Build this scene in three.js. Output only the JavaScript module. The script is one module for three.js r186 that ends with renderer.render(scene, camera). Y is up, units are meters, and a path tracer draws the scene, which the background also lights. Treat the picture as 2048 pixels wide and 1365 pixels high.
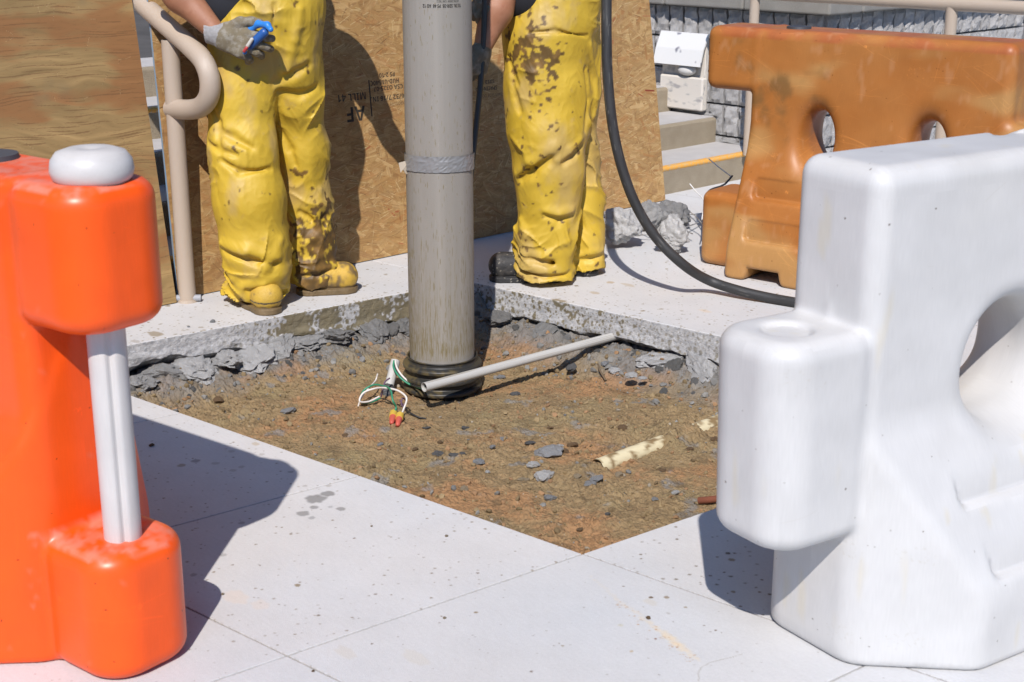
import * as THREE from 'three';
import { Sky } from 'three/addons/objects/Sky.js';
import { RoundedBoxGeometry } from 'three/addons/geometries/RoundedBoxGeometry.js';
import { mergeGeometries, mergeVertices } from 'three/addons/utils/BufferGeometryUtils.js';

// ---------------------------------------------------------------- camera, sky, sun, exposure
const scene = new THREE.Scene();
const LENS = 2900, HORIZON = -200, EYE = 1.55;            // focal length in photo pixels, horizon row, eye height in metres
const PITCH = Math.atan((682.5 - HORIZON) / LENS);
const camera = new THREE.PerspectiveCamera(2 * Math.atan(682.5 / LENS) * 180 / Math.PI, 2048 / 1365, 0.05, 600);
camera.position.set(0, EYE, 0);
camera.rotation.set(-PITCH, 0, 0);
camera.focus = 5.5;
camera.userData.fStop = 9;

const SUN_EL = 55 * Math.PI / 180, SUN_AZ = 8 * Math.PI / 180;
const sunDir = new THREE.Vector3(-Math.sin(SUN_AZ) * Math.cos(SUN_EL), Math.sin(SUN_EL), Math.cos(SUN_AZ) * Math.cos(SUN_EL));
const sky = new Sky();
sky.name = 'sky';
sky.scale.setScalar(500);
sky.userData.kind = 'structure';
{
  const u = sky.material.uniforms;
  u.turbidity.value = 5.0; u.rayleigh.value = 0.8; u.mieCoefficient.value = 0.004; u.mieDirectionalG.value = 0.8;
  u.sunPosition.value.copy(sunDir);
}
scene.add(sky);
scene.environmentIntensity = 0.118;
const sun = new THREE.DirectionalLight(0xfff7f0, 4.9);
sun.name = 'sun';
sun.position.copy(sunDir).multiplyScalar(20);
sun.target.position.set(0, 0, -5);
sun.castShadow = true;
sun.shadow.mapSize.set(4096, 4096);
Object.assign(sun.shadow.camera, { left: -8, right: 8, top: 8, bottom: -8, near: 1, far: 60 });
scene.add(sun, sun.target);
const renderer = new THREE.WebGLRenderer({ antialias: true });
renderer.toneMapping = THREE.LinearToneMapping;
renderer.toneMappingExposure = 1.06;
renderer.shadowMap.enabled = true;

// ---------------------------------------------------------------- helpers: numbers, noise
const V = (x, y, z) => new THREE.Vector3(x, y, z);
let seed = 1234567;
const rnd = () => { seed |= 0; seed = seed + 0x6D2B79F5 | 0; let t = Math.imul(seed ^ seed >>> 15, 1 | seed); t = t + Math.imul(t ^ t >>> 7, 61 | t) ^ t; return ((t ^ t >>> 14) >>> 0) / 4294967296; };
const rr = (a, b) => a + (b - a) * rnd();
const clamp = (x, a = 0, b = 1) => x < a ? a : x > b ? b : x;
const lerp = (a, b, t) => a + (b - a) * t;
const sst = (a, b, x) => { const t = clamp((x - a) / (b - a)); return t * t * (3 - 2 * t); };
const mix3 = (a, b, t) => [a[0] + (b[0] - a[0]) * t, a[1] + (b[1] - a[1]) * t, a[2] + (b[2] - a[2]) * t];
const PERM = new Uint8Array(512);
{ const p = [...Array(256).keys()]; for (let i = 255; i > 0; i--) { const j = Math.floor(rnd() * (i + 1)); [p[i], p[j]] = [p[j], p[i]]; } for (let i = 0; i < 512; i++) PERM[i] = p[i & 255]; }
function n3(x, y, z) {                                       // gradient noise, about -1 .. 1
  const X0 = Math.floor(x), Y0 = Math.floor(y), Z0 = Math.floor(z), fx = x - X0, fy = y - Y0, fz = z - Z0;
  const X = X0 & 255, Y = Y0 & 255, Z = Z0 & 255;
  const u = fx * fx * fx * (fx * (fx * 6 - 15) + 10), v = fy * fy * fy * (fy * (fy * 6 - 15) + 10), w = fz * fz * fz * (fz * (fz * 6 - 15) + 10);
  const A = PERM[X] + Y, AA = PERM[A] + Z, AB = PERM[A + 1] + Z, B = PERM[X + 1] + Y, BA = PERM[B] + Z, BB = PERM[B + 1] + Z;
  const g = (h, a, b, c) => { h &= 15; const p = h < 8 ? a : b, q = h < 4 ? b : (h === 12 || h === 14) ? a : c; return ((h & 1) ? -p : p) + ((h & 2) ? -q : q); };
  const x1 = lerp(lerp(g(PERM[AA], fx, fy, fz), g(PERM[BA], fx - 1, fy, fz), u), lerp(g(PERM[AB], fx, fy - 1, fz), g(PERM[BB], fx - 1, fy - 1, fz), u), v);
  const x2 = lerp(lerp(g(PERM[AA + 1], fx, fy, fz - 1), g(PERM[BA + 1], fx - 1, fy, fz - 1), u), lerp(g(PERM[AB + 1], fx, fy - 1, fz - 1), g(PERM[BB + 1], fx - 1, fy - 1, fz - 1), u), v);
  return lerp(x1, x2, w);
}
const fbm = (x, y, z, o = 4) => { let s = 0, a = 1, t = 0; for (let i = 0; i < o; i++) { s += a * n3(x, y, z); t += a; x *= 2.03; y *= 2.03; z *= 2.03; a *= 0.5; } return s / t; };
const ridge = (x, y, z) => 1 - Math.abs(n3(x, y, z)) * 2;

// a photo pixel's line of sight, met with the ground, with a depth or with a plane
function ray(u, v) { const x = (u - 1024) / LENS, y = -(v - 682.5) / LENS, c = Math.cos(PITCH), s = Math.sin(PITCH); return V(x, y * c - s, -(c + y * s)); }
const gp = (u, v, h = 0) => { const r = ray(u, v); return r.multiplyScalar((h - EYE) / r.y).add(V(0, EYE, 0)); };
const at = (u, v, z) => { const r = ray(u, v); return r.multiplyScalar(z / r.z).add(V(0, EYE, 0)); };
const onPlane = (u, v, p, n) => { const r = ray(u, v), o = V(0, EYE, 0); return r.multiplyScalar(p.clone().sub(o).dot(n) / r.dot(n)).add(o); };
const heading = deg => V(Math.sin(deg * Math.PI / 180), 0, -Math.cos(deg * Math.PI / 180));
const mPerPx = z => Math.abs(z) * Math.cos(PITCH) / LENS * 1.02;

// ---------------------------------------------------------------- helpers: things and parts
const taken = {};
function numbered(name) { const n = taken[name] = (taken[name] ?? -1) + 1; return n ? name + '_' + String(n).padStart(3, '0') : name; }
function tag(o, label, category, group) { o.userData.label = label; o.userData.category = category; if (group) o.userData.group = group; return o; }
function thing(name, label, category, pos = V(0, 0, 0), group, turn = 0) {
  const o = new THREE.Group(); o.name = numbered(name); o.position.copy(pos); o.rotation.y = turn; scene.add(o);
  return tag(o, label, category, group);
}
function part(parent, name, geometry, material, world) {      // world: a Vector3 to take off geometry given in world coordinates
  if (world) geometry.translate(-world.x, -world.y, -world.z);
  const m = new THREE.Mesh(geometry, material); m.name = name; parent.add(m); return m;
}
function single(name, geometry, material, label, category, group) { const m = new THREE.Mesh(geometry, material); m.name = numbered(name); scene.add(m); return tag(m, label, category, group); }
function structure(name) { const o = new THREE.Group(); o.name = numbered(name); o.userData.kind = 'structure'; scene.add(o); return o; }

// ---------------------------------------------------------------- helpers: surfaces from distance fields
const smin = (a, b, k) => { const h = Math.max(k - Math.abs(a - b), 0) / k; return Math.min(a, b) - h * h * k * 0.25; };
const smax = (a, b, k) => -smin(-a, -b, k);
function cone(ax, ay, az, ra, bx, by, bz, rb) {               // tapered capsule
  const dx = bx - ax, dy = by - ay, dz = bz - az, l = dx * dx + dy * dy + dz * dz || 1e-9;
  return (x, y, z) => { const px = x - ax, py = y - ay, pz = z - az, t = clamp((px * dx + py * dy + pz * dz) / l), qx = px - dx * t, qy = py - dy * t, qz = pz - dz * t; return Math.sqrt(qx * qx + qy * qy + qz * qz) - (ra + (rb - ra) * t); };
}
const bone = (a, ra, b, rb) => cone(a.x, a.y, a.z, ra, b.x, b.y, b.z, rb);
function rbox(x, y, z, hx, hy, hz, r) { const qx = Math.abs(x) - hx + r, qy = Math.abs(y) - hy + r, qz = Math.abs(z) - hz + r; return Math.hypot(Math.max(qx, 0), Math.max(qy, 0), Math.max(qz, 0)) + Math.min(Math.max(qx, qy, qz), 0) - r; }
const chain = (pts, k) => { const fs = []; for (let i = 0; i + 1 < pts.length; i++) fs.push(bone(pts[i][0], pts[i][1], pts[i + 1][0], pts[i + 1][1])); return (x, y, z) => { let d = fs[0](x, y, z); for (let i = 1; i < fs.length; i++) d = smin(d, fs[i](x, y, z), k); return d; }; };
function sdfMesh(f, lo, hi, h, { color, slack = 0, boxuv = false, eps } = {}) {
  const nx = Math.ceil((hi[0] - lo[0]) / h) + 1, ny = Math.ceil((hi[1] - lo[1]) / h) + 1, nz = Math.ceil((hi[2] - lo[2]) / h) + 1;
  const val = new Float32Array(nx * ny * nz), B = 5, half = h * B * 0.87 + slack, id = (i, j, k) => (k * ny + j) * nx + i;
  for (let k0 = 0; k0 < nz; k0 += B) for (let j0 = 0; j0 < ny; j0 += B) for (let i0 = 0; i0 < nx; i0 += B) {
    const c = f(lo[0] + (i0 + (B - 1) / 2) * h, lo[1] + (j0 + (B - 1) / 2) * h, lo[2] + (k0 + (B - 1) / 2) * h), far = Math.abs(c) > half + h * 2;
    for (let k = k0; k < Math.min(k0 + B, nz); k++) for (let j = j0; j < Math.min(j0 + B, ny); j++) for (let i = i0; i < Math.min(i0 + B, nx); i++)
      val[id(i, j, k)] = far ? c : f(lo[0] + i * h, lo[1] + j * h, lo[2] + k * h);
  }
  const cell = new Int32Array(nx * ny * nz).fill(-1), P = [], N = [], e = eps || h * 0.6;
  const grad = (x, y, z, s) => { const gx = f(x + s, y, z) - f(x - s, y, z), gy = f(x, y + s, z) - f(x, y - s, z), gz = f(x, y, z + s) - f(x, y, z - s), l = Math.hypot(gx, gy, gz) || 1; return [gx / l, gy / l, gz / l, l / (2 * s)]; };
  const C = [[0, 0, 0], [1, 0, 0], [0, 1, 0], [1, 1, 0], [0, 0, 1], [1, 0, 1], [0, 1, 1], [1, 1, 1]], E = [[0, 1], [2, 3], [4, 5], [6, 7], [0, 2], [1, 3], [4, 6], [5, 7], [0, 4], [1, 5], [2, 6], [3, 7]];
  for (let k = 0; k < nz - 1; k++) for (let j = 0; j < ny - 1; j++) for (let i = 0; i < nx - 1; i++) {
    let m = 0; const v = [];
    for (let q = 0; q < 8; q++) { const w = val[id(i + C[q][0], j + C[q][1], k + C[q][2])]; v.push(w); if (w < 0) m |= 1 << q; }
    if (m === 0 || m === 255) continue;
    let x = 0, y = 0, z = 0, n = 0;
    for (const [a, b] of E) { if ((v[a] < 0) === (v[b] < 0)) continue; const t = v[a] / (v[a] - v[b]); x += C[a][0] + (C[b][0] - C[a][0]) * t; y += C[a][1] + (C[b][1] - C[a][1]) * t; z += C[a][2] + (C[b][2] - C[a][2]) * t; n++; }
    x = lo[0] + (i + x / n) * h; y = lo[1] + (j + y / n) * h; z = lo[2] + (k + z / n) * h;
    const d0 = f(x, y, z); let g = grad(x, y, z, e); const st = clamp(d0 / Math.max(g[3], 0.4), -h * 0.6, h * 0.6); x -= g[0] * st; y -= g[1] * st; z -= g[2] * st; g = grad(x, y, z, e);
    cell[id(i, j, k)] = P.length / 3; P.push(x, y, z); N.push(g[0], g[1], g[2]);
  }
  const Q = [];
  for (let k = 1; k < nz - 1; k++) for (let j = 1; j < ny - 1; j++) for (let i = 1; i < nx - 1; i++) {
    const a = val[id(i, j, k)] < 0;
    const q = (b, c0, c1, c2, c3) => { if (a === (b < 0)) return; if (c0 < 0 || c1 < 0 || c2 < 0 || c3 < 0) return; a ? Q.push([c0, c1, c2, c3]) : Q.push([c3, c2, c1, c0]); };
    q(val[id(i + 1, j, k)], cell[id(i, j - 1, k - 1)], cell[id(i, j, k - 1)], cell[id(i, j, k)], cell[id(i, j - 1, k)]);
    q(val[id(i, j + 1, k)], cell[id(i - 1, j, k - 1)], cell[id(i - 1, j, k)], cell[id(i, j, k)], cell[id(i, j, k - 1)]);
    q(val[id(i, j, k + 1)], cell[id(i - 1, j - 1, k)], cell[id(i, j - 1, k)], cell[id(i, j, k)], cell[id(i - 1, j, k)]);
  }
  const geo = new THREE.BufferGeometry();
  let pos = P, nor = N, uv = null, idx = [];
  if (boxuv) {
    pos = []; nor = []; uv = []; const key = new Map();
    const get = (c, ax) => { const kk = c * 3 + ax; let n = key.get(kk); if (n === undefined) { n = pos.length / 3; key.set(kk, n); const x = P[c * 3], y = P[c * 3 + 1], z = P[c * 3 + 2]; pos.push(x, y, z); nor.push(N[c * 3], N[c * 3 + 1], N[c * 3 + 2]); ax === 0 ? uv.push(z, y) : ax === 1 ? uv.push(x, z) : uv.push(x, y); } return n; };
    for (const q of Q) { let a = 0, b = 0, c = 0; for (const w of q) { a += N[w * 3]; b += N[w * 3 + 1]; c += N[w * 3 + 2]; } a = Math.abs(a); b = Math.abs(b); c = Math.abs(c); const ax = a > b && a > c ? 0 : b > c ? 1 : 2; const [p, r, s, t] = q.map(w => get(w, ax)); idx.push(p, r, s, p, s, t); }
  } else for (const [p, r, s, t] of Q) idx.push(p, r, s, p, s, t);
  geo.setAttribute('position', new THREE.Float32BufferAttribute(pos, 3));
  geo.setAttribute('normal', new THREE.Float32BufferAttribute(nor, 3));
  if (uv) geo.setAttribute('uv', new THREE.Float32BufferAttribute(uv, 2));
  if (color) { const c = new Float32Array(pos.length); for (let i = 0; i < pos.length; i += 3) { const k = color(pos[i], pos[i + 1], pos[i + 2], nor[i], nor[i + 1], nor[i + 2]); c[i] = k[0]; c[i + 1] = k[1]; c[i + 2] = k[2]; } geo.setAttribute('color', new THREE.BufferAttribute(c, 3)); }
  geo.setIndex(idx);
  return geo;
}
function tube(points, r, seg = 40, round = 10, closed = false) { return new THREE.TubeGeometry(new THREE.CatmullRomCurve3(points, closed, 'centripetal'), seg, r, round, closed); }

// ---------------------------------------------------------------- helpers: textures
class Paint {                                                  // float rgb (sRGB 0..1) picture of a surface, w x h pixels
  constructor(w, h) { this.w = w; this.h = h; this.d = new Float32Array(w * h * 3); }
  fill(fn) { const { w, h, d } = this; for (let y = 0, i = 0; y < h; y++) for (let x = 0; x < w; x++, i += 3) { const c = fn(x, y); d[i] = c[0]; d[i + 1] = c[1]; d[i + 2] = c[2]; } return this; }
  blob(cx, cy, rx, ry, col, a, soft = 0.3, wob = 0.25, turn = 0) {
    const { w, h, d } = this, R = Math.max(rx, ry) * (1 + wob) + 1, ct = Math.cos(turn), st = Math.sin(turn);
    for (let y = Math.max(0, Math.floor(cy - R)); y <= Math.min(h - 1, cy + R); y++) for (let x = Math.max(0, Math.floor(cx - R)); x <= Math.min(w - 1, cx + R); x++) {
      const ux = x - cx, uy = y - cy, px = (ux * ct + uy * st) / rx, py = (-ux * st + uy * ct) / ry, an = Math.atan2(py, px), rad = Math.hypot(px, py) + (wob ? wob * n3(Math.cos(an) * 1.6 + cx, Math.sin(an) * 1.6 + cy, 3.3) : 0);
      const k = a * (1 - sst(1 - soft, 1, rad)); if (k <= 0) continue;
      const i = (y * w + x) * 3; d[i] += (col[0] - d[i]) * k; d[i + 1] += (col[1] - d[i + 1]) * k; d[i + 2] += (col[2] - d[i + 2]) * k;
    }
  }
  tex({ srgb = true, repeat } = {}) {
    const n = this.w * this.h, b = new Uint8Array(n * 4);
    for (let i = 0; i < n; i++) { for (let c = 0; c < 3; c++) b[i * 4 + c] = clamp(this.d[i * 3 + c]) * 255; b[i * 4 + 3] = 255; }
    const t = new THREE.DataTexture(b, this.w, this.h); t.magFilter = THREE.LinearFilter; t.minFilter = THREE.LinearMipmapLinearFilter; t.generateMipmaps = true;
    t.wrapS = t.wrapT = THREE.RepeatWrapping; if (srgb) t.colorSpace = THREE.SRGBColorSpace; if (repeat) t.repeat.set(repeat[0], repeat[1]); t.needsUpdate = true; return t;
  }
}
const grey = g => [g, g, g];
function canvasTex(w, h, draw) { const c = document.createElement('canvas'); c.width = w; c.height = h; draw(c.getContext('2d'), w, h); const t = new THREE.CanvasTexture(c); t.colorSpace = THREE.SRGBColorSpace; t.wrapS = t.wrapT = THREE.RepeatWrapping; t.magFilter = THREE.LinearFilter; return t; }
function tiledNoise(n, cells, oct) {                           // grey noise that repeats without a seam
  return new Paint(n, n).fill((x, y) => { const a = x / n * 2 * Math.PI, b = y / n * 2 * Math.PI, R = cells / 6.283; let s = 0, m = 1, f = 1, t = 0; for (let o = 0; o < oct; o++) { s += m * n3(Math.cos(a) * R * f + 7 * o, Math.sin(a) * R * f + Math.cos(b) * R * f, Math.sin(b) * R * f + 31); t += m; m *= 0.6; f *= 2; } return grey(0.5 + 0.6 * s / t); });
}
const std = o => new THREE.MeshStandardMaterial(o);
const phys = o => new THREE.MeshPhysicalMaterial(o);
const lin = (r, g, b) => new THREE.Color().setRGB(r, g, b);
const grainTex = (() => { let s = 99; const q = () => { s = (s * 16807) % 2147483647; return s / 2147483647; }; return new Paint(512, 512).fill(() => grey(q())); })();
function blurWrap(p, r) { const { w, h, d } = p, o = new Paint(w, h); for (let y = 0; y < h; y++) for (let x = 0; x < w; x++) { let s = 0, n = 0; for (let j = -r; j <= r; j++) for (let i = -r; i <= r; i++) { s += d[(((y + j + h) % h) * w + (x + i + w) % w) * 3]; n++; } const k = (y * w + x) * 3; o.d[k] = o.d[k + 1] = o.d[k + 2] = clamp(0.5 + (s / n - 0.5) * (1 + r * 0.9)); } return o; }
const fineGrain = blurWrap(grainTex, 1), roughGrain = (() => { const a = blurWrap(grainTex, 1), b = blurWrap(grainTex, 4); a.d.forEach((v, i) => a.d[i] = clamp(0.35 * v + 0.65 * b.d[i])); return a; })();
console.log('helpers ready');
// ================================================================ ground, pavement slabs, the dug-out pit
const PB = gp(1165, 1108), D1 = heading(52.4), E1 = heading(130.2);      // the pit's nearest corner and its two edge directions
const HS = 1.86, HT = -2.41;                                             // pit: s 0..HS along D1, t HT..0 along E1
const st = (s, t, y = 0) => V(PB.x + D1.x * s + E1.x * t, y, PB.z + D1.z * s + E1.z * t);
const DET = D1.x * E1.z - E1.x * D1.z;
const toST = p => [((p.x - PB.x) * E1.z - E1.x * (p.z - PB.z)) / DET, (D1.x * (p.z - PB.z) - (p.x - PB.x) * D1.z) / DET];

const ground = structure('ground');
{
  const tex = tiledNoise(512, 9, 4); tex.d.forEach((v, i) => tex.d[i] = 0.28 + 0.16 * (v - 0.5) + [0.02, 0.01, 0][i % 3]);
  const t = tex.tex({ repeat: [150, 150] });
  const g = new THREE.PlaneGeometry(900, 900).rotateX(-Math.PI / 2).translate(0, -0.42, 0);
  part(ground, 'ground_sheet', g, std({ map: t, roughness: 0.95 }));
}

// one picture of the concrete, 5.2 m square, with the grain, the splashes and the wet marks where they lie
const CX0 = -2.6, CZ0 = -7.4, CS = 5.2, CN = 2048;
const concretePaint = new Paint(CN, CN);
{
  const px = CS / CN;
  concretePaint.fill((i, j) => {
    const x = CX0 + i * px, z = CZ0 + j * px;
    const big = fbm(x * 0.9, z * 0.9, 5, 3), mid = fbm(x * 7, z * 7, 9, 3), fine = n3(x * 150, z * 150, 2), brush = n3(x * 16 + z * 22, (x * 0.78 - z * 0.62) * 130, 4);
    const g = 0.762 + 0.03 * big + 0.022 * mid + 0.018 * fine + 0.012 * brush;
    const warm = 0.012 * fbm(x * 2.2, z * 2.2, 21, 2);
    return [g + warm, g - 0.002, g - 0.006 - warm];
  });
  const at2 = (p) => [(p.x - CX0) / px, (p.z - CZ0) / px];
  const dot = (p, r, col, a, soft = 0.4, wob = 0.35, asp = 1, turn = 0) => { const [x, y] = at2(p); concretePaint.blob(x, y, r / px, r * asp / px, col, a, soft, wob, turn); };
  // fine dark specks everywhere, mud splashes thrown round the pit
  for (let k = 0; k < 5200; k++) { const p = V(rr(-2.6, 2.6), 0, rr(-7.4, -2.2)); dot(p, rr(0.0012, 0.0034), [0.42, 0.38, 0.33], rr(0.15, 0.65), 0.5, 0.2); }
  for (let k = 0; k < 260; k++) { const p = V(rr(-2.6, 2.6), 0, rr(-5.2, -2.2)); dot(p, rr(0.002, 0.005), [0.36, 0.30, 0.24], rr(0.4, 0.85), 0.4, 0.5); }
  for (let k = 0; k < 2300; k++) {
    const side = rnd() < 0.5, off = Math.pow(rnd(), 1.7) * 1.1;
    const p = side ? st(rr(0, 2.0), HT - off) : st(HS + off, rr(-2.5, -0.2));
    dot(p, rr(0.002, 0.0065) * (rnd() < 0.08 ? 1.9 : 1), rnd() < 0.5 ? [0.40, 0.34, 0.23] : [0.50, 0.45, 0.36], rr(0.25, 0.85), 0.35, 0.5, rr(0.4, 1), rr(0, 3));
  }
  for (let k = 0; k < 500; k++) { const p = st(rr(-0.9, 0), rr(-2.4, 0)); dot(p, rr(0.002, 0.005), [0.45, 0.40, 0.33], rr(0.2, 0.7), 0.4, 0.4); }
  for (let k = 0; k < 220; k++) { const p = st(rr(0, 1.0), rr(0.0, 0.7)); dot(p, rr(0.002, 0.006), [0.40, 0.36, 0.30], rr(0.3, 0.8), 0.4, 0.4); }
  // wet and oily spots, seen one by one in the photograph: u, v, half width in photo pixels, colour, strength
  const wet = [0.50, 0.495, 0.485], tan = [0.66, 0.58, 0.46], mud = [0.50, 0.44, 0.34], pale = [0.62, 0.60, 0.57];
  for (const [u, v, w, c, a, asp] of [[630, 998, 27, wet, 0.8, 0.9], [655, 988, 17, wet, 0.8, 1], [605, 1027, 15, wet, 0.7, 1], [627, 1015, 11, wet, 0.7, 1], [681, 1018, 12, wet, 0.7, 1], [623, 1036, 9, wet, 0.5, 1], [660, 1014, 6, wet, 0.4, 1], [656, 972, 7, pale, 0.6, 1], [609, 972, 6, pale, 0.6, 1],
    [390, 922, 11, wet, 0.6, 1], [362, 931, 11, mud, 0.5, 1], [580, 944, 7, wet, 0.5, 1], [465, 941, 9, pale, 0.5, 1], [482, 934, 8, pale, 0.5, 1], [430, 927, 10, pale, 0.5, 1], [510, 888, 12, tan, 0.45, 0.7], [462, 903, 9, pale, 0.5, 1], [522, 909, 7, pale, 0.5, 1], [570, 889, 8, pale, 0.4, 1],
    [594, 1171, 9, mud, 0.8, 0.8], [482, 1046, 8, wet, 0.5, 1], [445, 1110, 9, wet, 0.4, 1], [385, 1150, 9, wet, 0.5, 1], [951, 1225, 5, mud, 0.8, 1], [1124, 1292, 4, mud, 0.6, 1],
    [470, 1195, 40, [0.82, 0.74, 0.66], 0.35, 0.7], [520, 1210, 30, [0.82, 0.74, 0.67], 0.3, 0.7], [690, 1305, 40, [0.74, 0.71, 0.66], 0.4, 0.5], [830, 1315, 45, [0.75, 0.72, 0.66], 0.35, 0.5],
    [1110, 603, 26, mud, 0.75, 0.9], [1135, 610, 16, mud, 0.5, 0.8], [310, 668, 26, mud, 0.6, 0.6], [420, 668, 40, mud, 0.55, 0.35], [270, 683, 16, pale, 0.6, 0.5], [1220, 565, 10, tan, 0.6, 1], [1285, 622, 6, mud, 0.6, 1], [1255, 570, 22, tan, 0.4, 0.4], [1190, 586, 15, tan, 0.5, 0.6], [1410, 622, 18, [0.80, 0.72, 0.62], 0.5, 0.5],
    [1463, 1120, 9, mud, 0.7, 0.9], [1455, 1107, 7, [0.35, 0.32, 0.28], 0.8, 1], [1466, 1184, 6, mud, 0.7, 1], [1480, 1213, 4, [0.36, 0.31, 0.26], 0.8, 1], [1523, 1160, 4, [0.36, 0.31, 0.26], 0.7, 1],
    [1301, 1195, 6, [0.36, 0.29, 0.22], 0.85, 1], [1332, 1195, 7, [0.50, 0.44, 0.36], 0.75, 1], [1370, 1215, 5, mud, 0.6, 1], [1310, 1278, 3, [0.45, 0.30, 0.22], 0.9, 1], [1300, 1205, 22, [0.74, 0.71, 0.65], 0.4, 0.6], [1240, 1251, 7, [0.72, 0.70, 0.62], 0.6, 1], [1262, 1303, 5, tan, 0.7, 1], [1336, 1227, 6, pale, 0.6, 0.7]])
    dot(gp(u, v), w / LENS * gp(u, v).z * -1.04, c, a, 0.35, 0.3, asp, 0.9);
  // the rust-coloured trail of silt that runs from the corner of the pit
  const trail = [[1180, 1150, 6, 0.25], [1200, 1170, 7, 0.3], [1222, 1190, 8, 0.3], [1245, 1208, 9, 0.4], [1268, 1224, 8, 0.45], [1290, 1240, 9, 0.5], [1310, 1255, 10, 0.65], [1332, 1272, 13, 0.8], [1352, 1288, 14, 0.8], [1368, 1300, 12, 0.7], [1385, 1314, 8, 0.5], [1398, 1322, 5, 0.4]];
  for (let i = 0; i < trail.length - 1; i++) for (let k = 0; k < 5; k++) { const f = k / 5, a = trail[i], b = trail[i + 1]; dot(gp(lerp(a[0], b[0], f) + rr(-3, 3), lerp(a[1], b[1], f) + rr(-2, 2)), lerp(a[2], b[2], f) * 0.0011, [0.86, 0.76, 0.60], lerp(a[3], b[3], f) * 0.34, 0.7, 0.5); }
  for (let k = 0; k < 80; k++) { const a = trail[3 + Math.floor(rnd() * 8)]; dot(gp(a[0] + rr(-16, 10), a[1] + rr(-5, 10)), rr(0.001, 0.003), [0.66, 0.50, 0.36], rr(0.3, 0.7), 0.4, 0.4); }
  // grit that has settled in the tooled joints
  const joint = (s0, t0, s1, t1) => { const n = Math.round(Math.hypot(s1 - s0, t1 - t0) / 0.004); for (let i = 0; i < n; i++) { const f = i / n, p = st(lerp(s0, s1, f), lerp(t0, t1, f)); if (fbm(p.x * 9, p.z * 9, 3, 2) > -0.35) dot(V(p.x + rr(-0.0015, 0.0015), 0, p.z + rr(-0.0015, 0.0015)), rr(0.0035, 0.006), [0.60, 0.585, 0.56], rr(0.25, 0.6), 0.6, 0.3); } };
  joint(-1.9, 0, 0, 0); joint(-1.9, -0.79, 0, -0.79); joint(-0.83, -2.4, -0.83, 1.2); joint(0, 0, 0, 1.4); joint(-1.9, -1.6, 0, -1.6); joint(-1.9, 0.8, 1.8, 0.8); joint(HS, 0, HS, 1.4);
  // hairline crack in the near slab
  const crack = [[1397, 1362], [1396, 1345], [1402, 1335], [1420, 1325], [1440, 1320], [1462, 1315], [1485, 1308]];
  for (let i = 0; i + 1 < crack.length; i++) for (let k = 0; k < 14; k++) { const f = k / 14; dot(gp(lerp(crack[i][0], crack[i + 1][0], f) + rr(-1, 1), lerp(crack[i][1], crack[i + 1][1], f)), 0.0017, [0.60, 0.58, 0.54], 0.55, 0.5, 0.2); }
}
const concreteMap = concretePaint.tex();
const concreteMat = std({ map: concreteMap, roughness: 0.88, bumpMap: fineGrain.tex({ srgb: false, repeat: [22, 22] }), bumpScale: 0.0005 });
function concreteUV(g) { const p = g.attributes.position, uv = new Float32Array(p.count * 2), n = g.attributes.normal; for (let i = 0; i < p.count; i++) { const up = Math.abs(n.getY(i)) > 0.5; uv[i * 2] = (p.getX(i) - CX0 + (up ? 0 : p.getY(i))) / CS; uv[i * 2 + 1] = (p.getZ(i) - CZ0 + (up ? 0 : p.getY(i) * 0.7)) / CS; } g.setAttribute('uv', new THREE.BufferAttribute(uv, 2)); return g; }
// a slab: the polygon's rim is rolled over by a tooled edge
function slabGeo(poly, thick, roll = 0.0018) {
  const n = poly.length, c = poly.reduce((a, p) => a.add(p), V(0, 0, 0)).divideScalar(n), pos = [], idx = [], rings = [];
  const inset = d => poly.map((p, i) => { const a = poly[(i + n - 1) % n], b = poly[(i + 1) % n], inn = (u, w) => { const e = w.clone().sub(u).normalize(), m = V(-e.z, 0, e.x); return m.dot(c.clone().sub(u)) > 0 ? m : m.negate(); }, n0 = inn(a, p), n1 = inn(p, b); return p.clone().addScaledVector(n0.clone().add(n1), d / (1 + n0.dot(n1))); });
  const prof = [[roll, 0], [roll * 0.5, -roll * 0.13], [roll * 0.13, -roll * 0.5], [0, -roll], [0, -thick]];
  for (const [d, y] of prof) { rings.push(pos.length / 3); for (const p of inset(d)) pos.push(p.x, p.y + y, p.z); }
  for (let r = 0; r + 1 < rings.length; r++) for (let i = 0; i < n; i++) { const a = rings[r] + i, b = rings[r] + (i + 1) % n, d = rings[r + 1] + i, e = rings[r + 1] + (i + 1) % n; idx.push(a, d, b, b, d, e); }
  for (let i = 1; i + 1 < n; i++) { idx.push(rings[0], rings[0] + i, rings[0] + i + 1); }
  const g = new THREE.BufferGeometry(); g.setAttribute('position', new THREE.Float32BufferAttribute(pos, 3)); g.setIndex(idx);
  // orient the faces outwards
  const A = V(pos[0], pos[1], pos[2]), Bq = V(pos[3], pos[4], pos[5]), Cq = V(pos[6], pos[7], pos[8]);
  if (Bq.sub(A).cross(Cq.sub(A)).y < 0) { for (let i = 0; i < idx.length; i += 3) [idx[i + 1], idx[i + 2]] = [idx[i + 2], idx[i + 1]]; g.setIndex(idx); }
  const h = g.toNonIndexed(); h.computeVertexNormals(); return concreteUV(h);
}
const pavement = structure('pavement');
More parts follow.
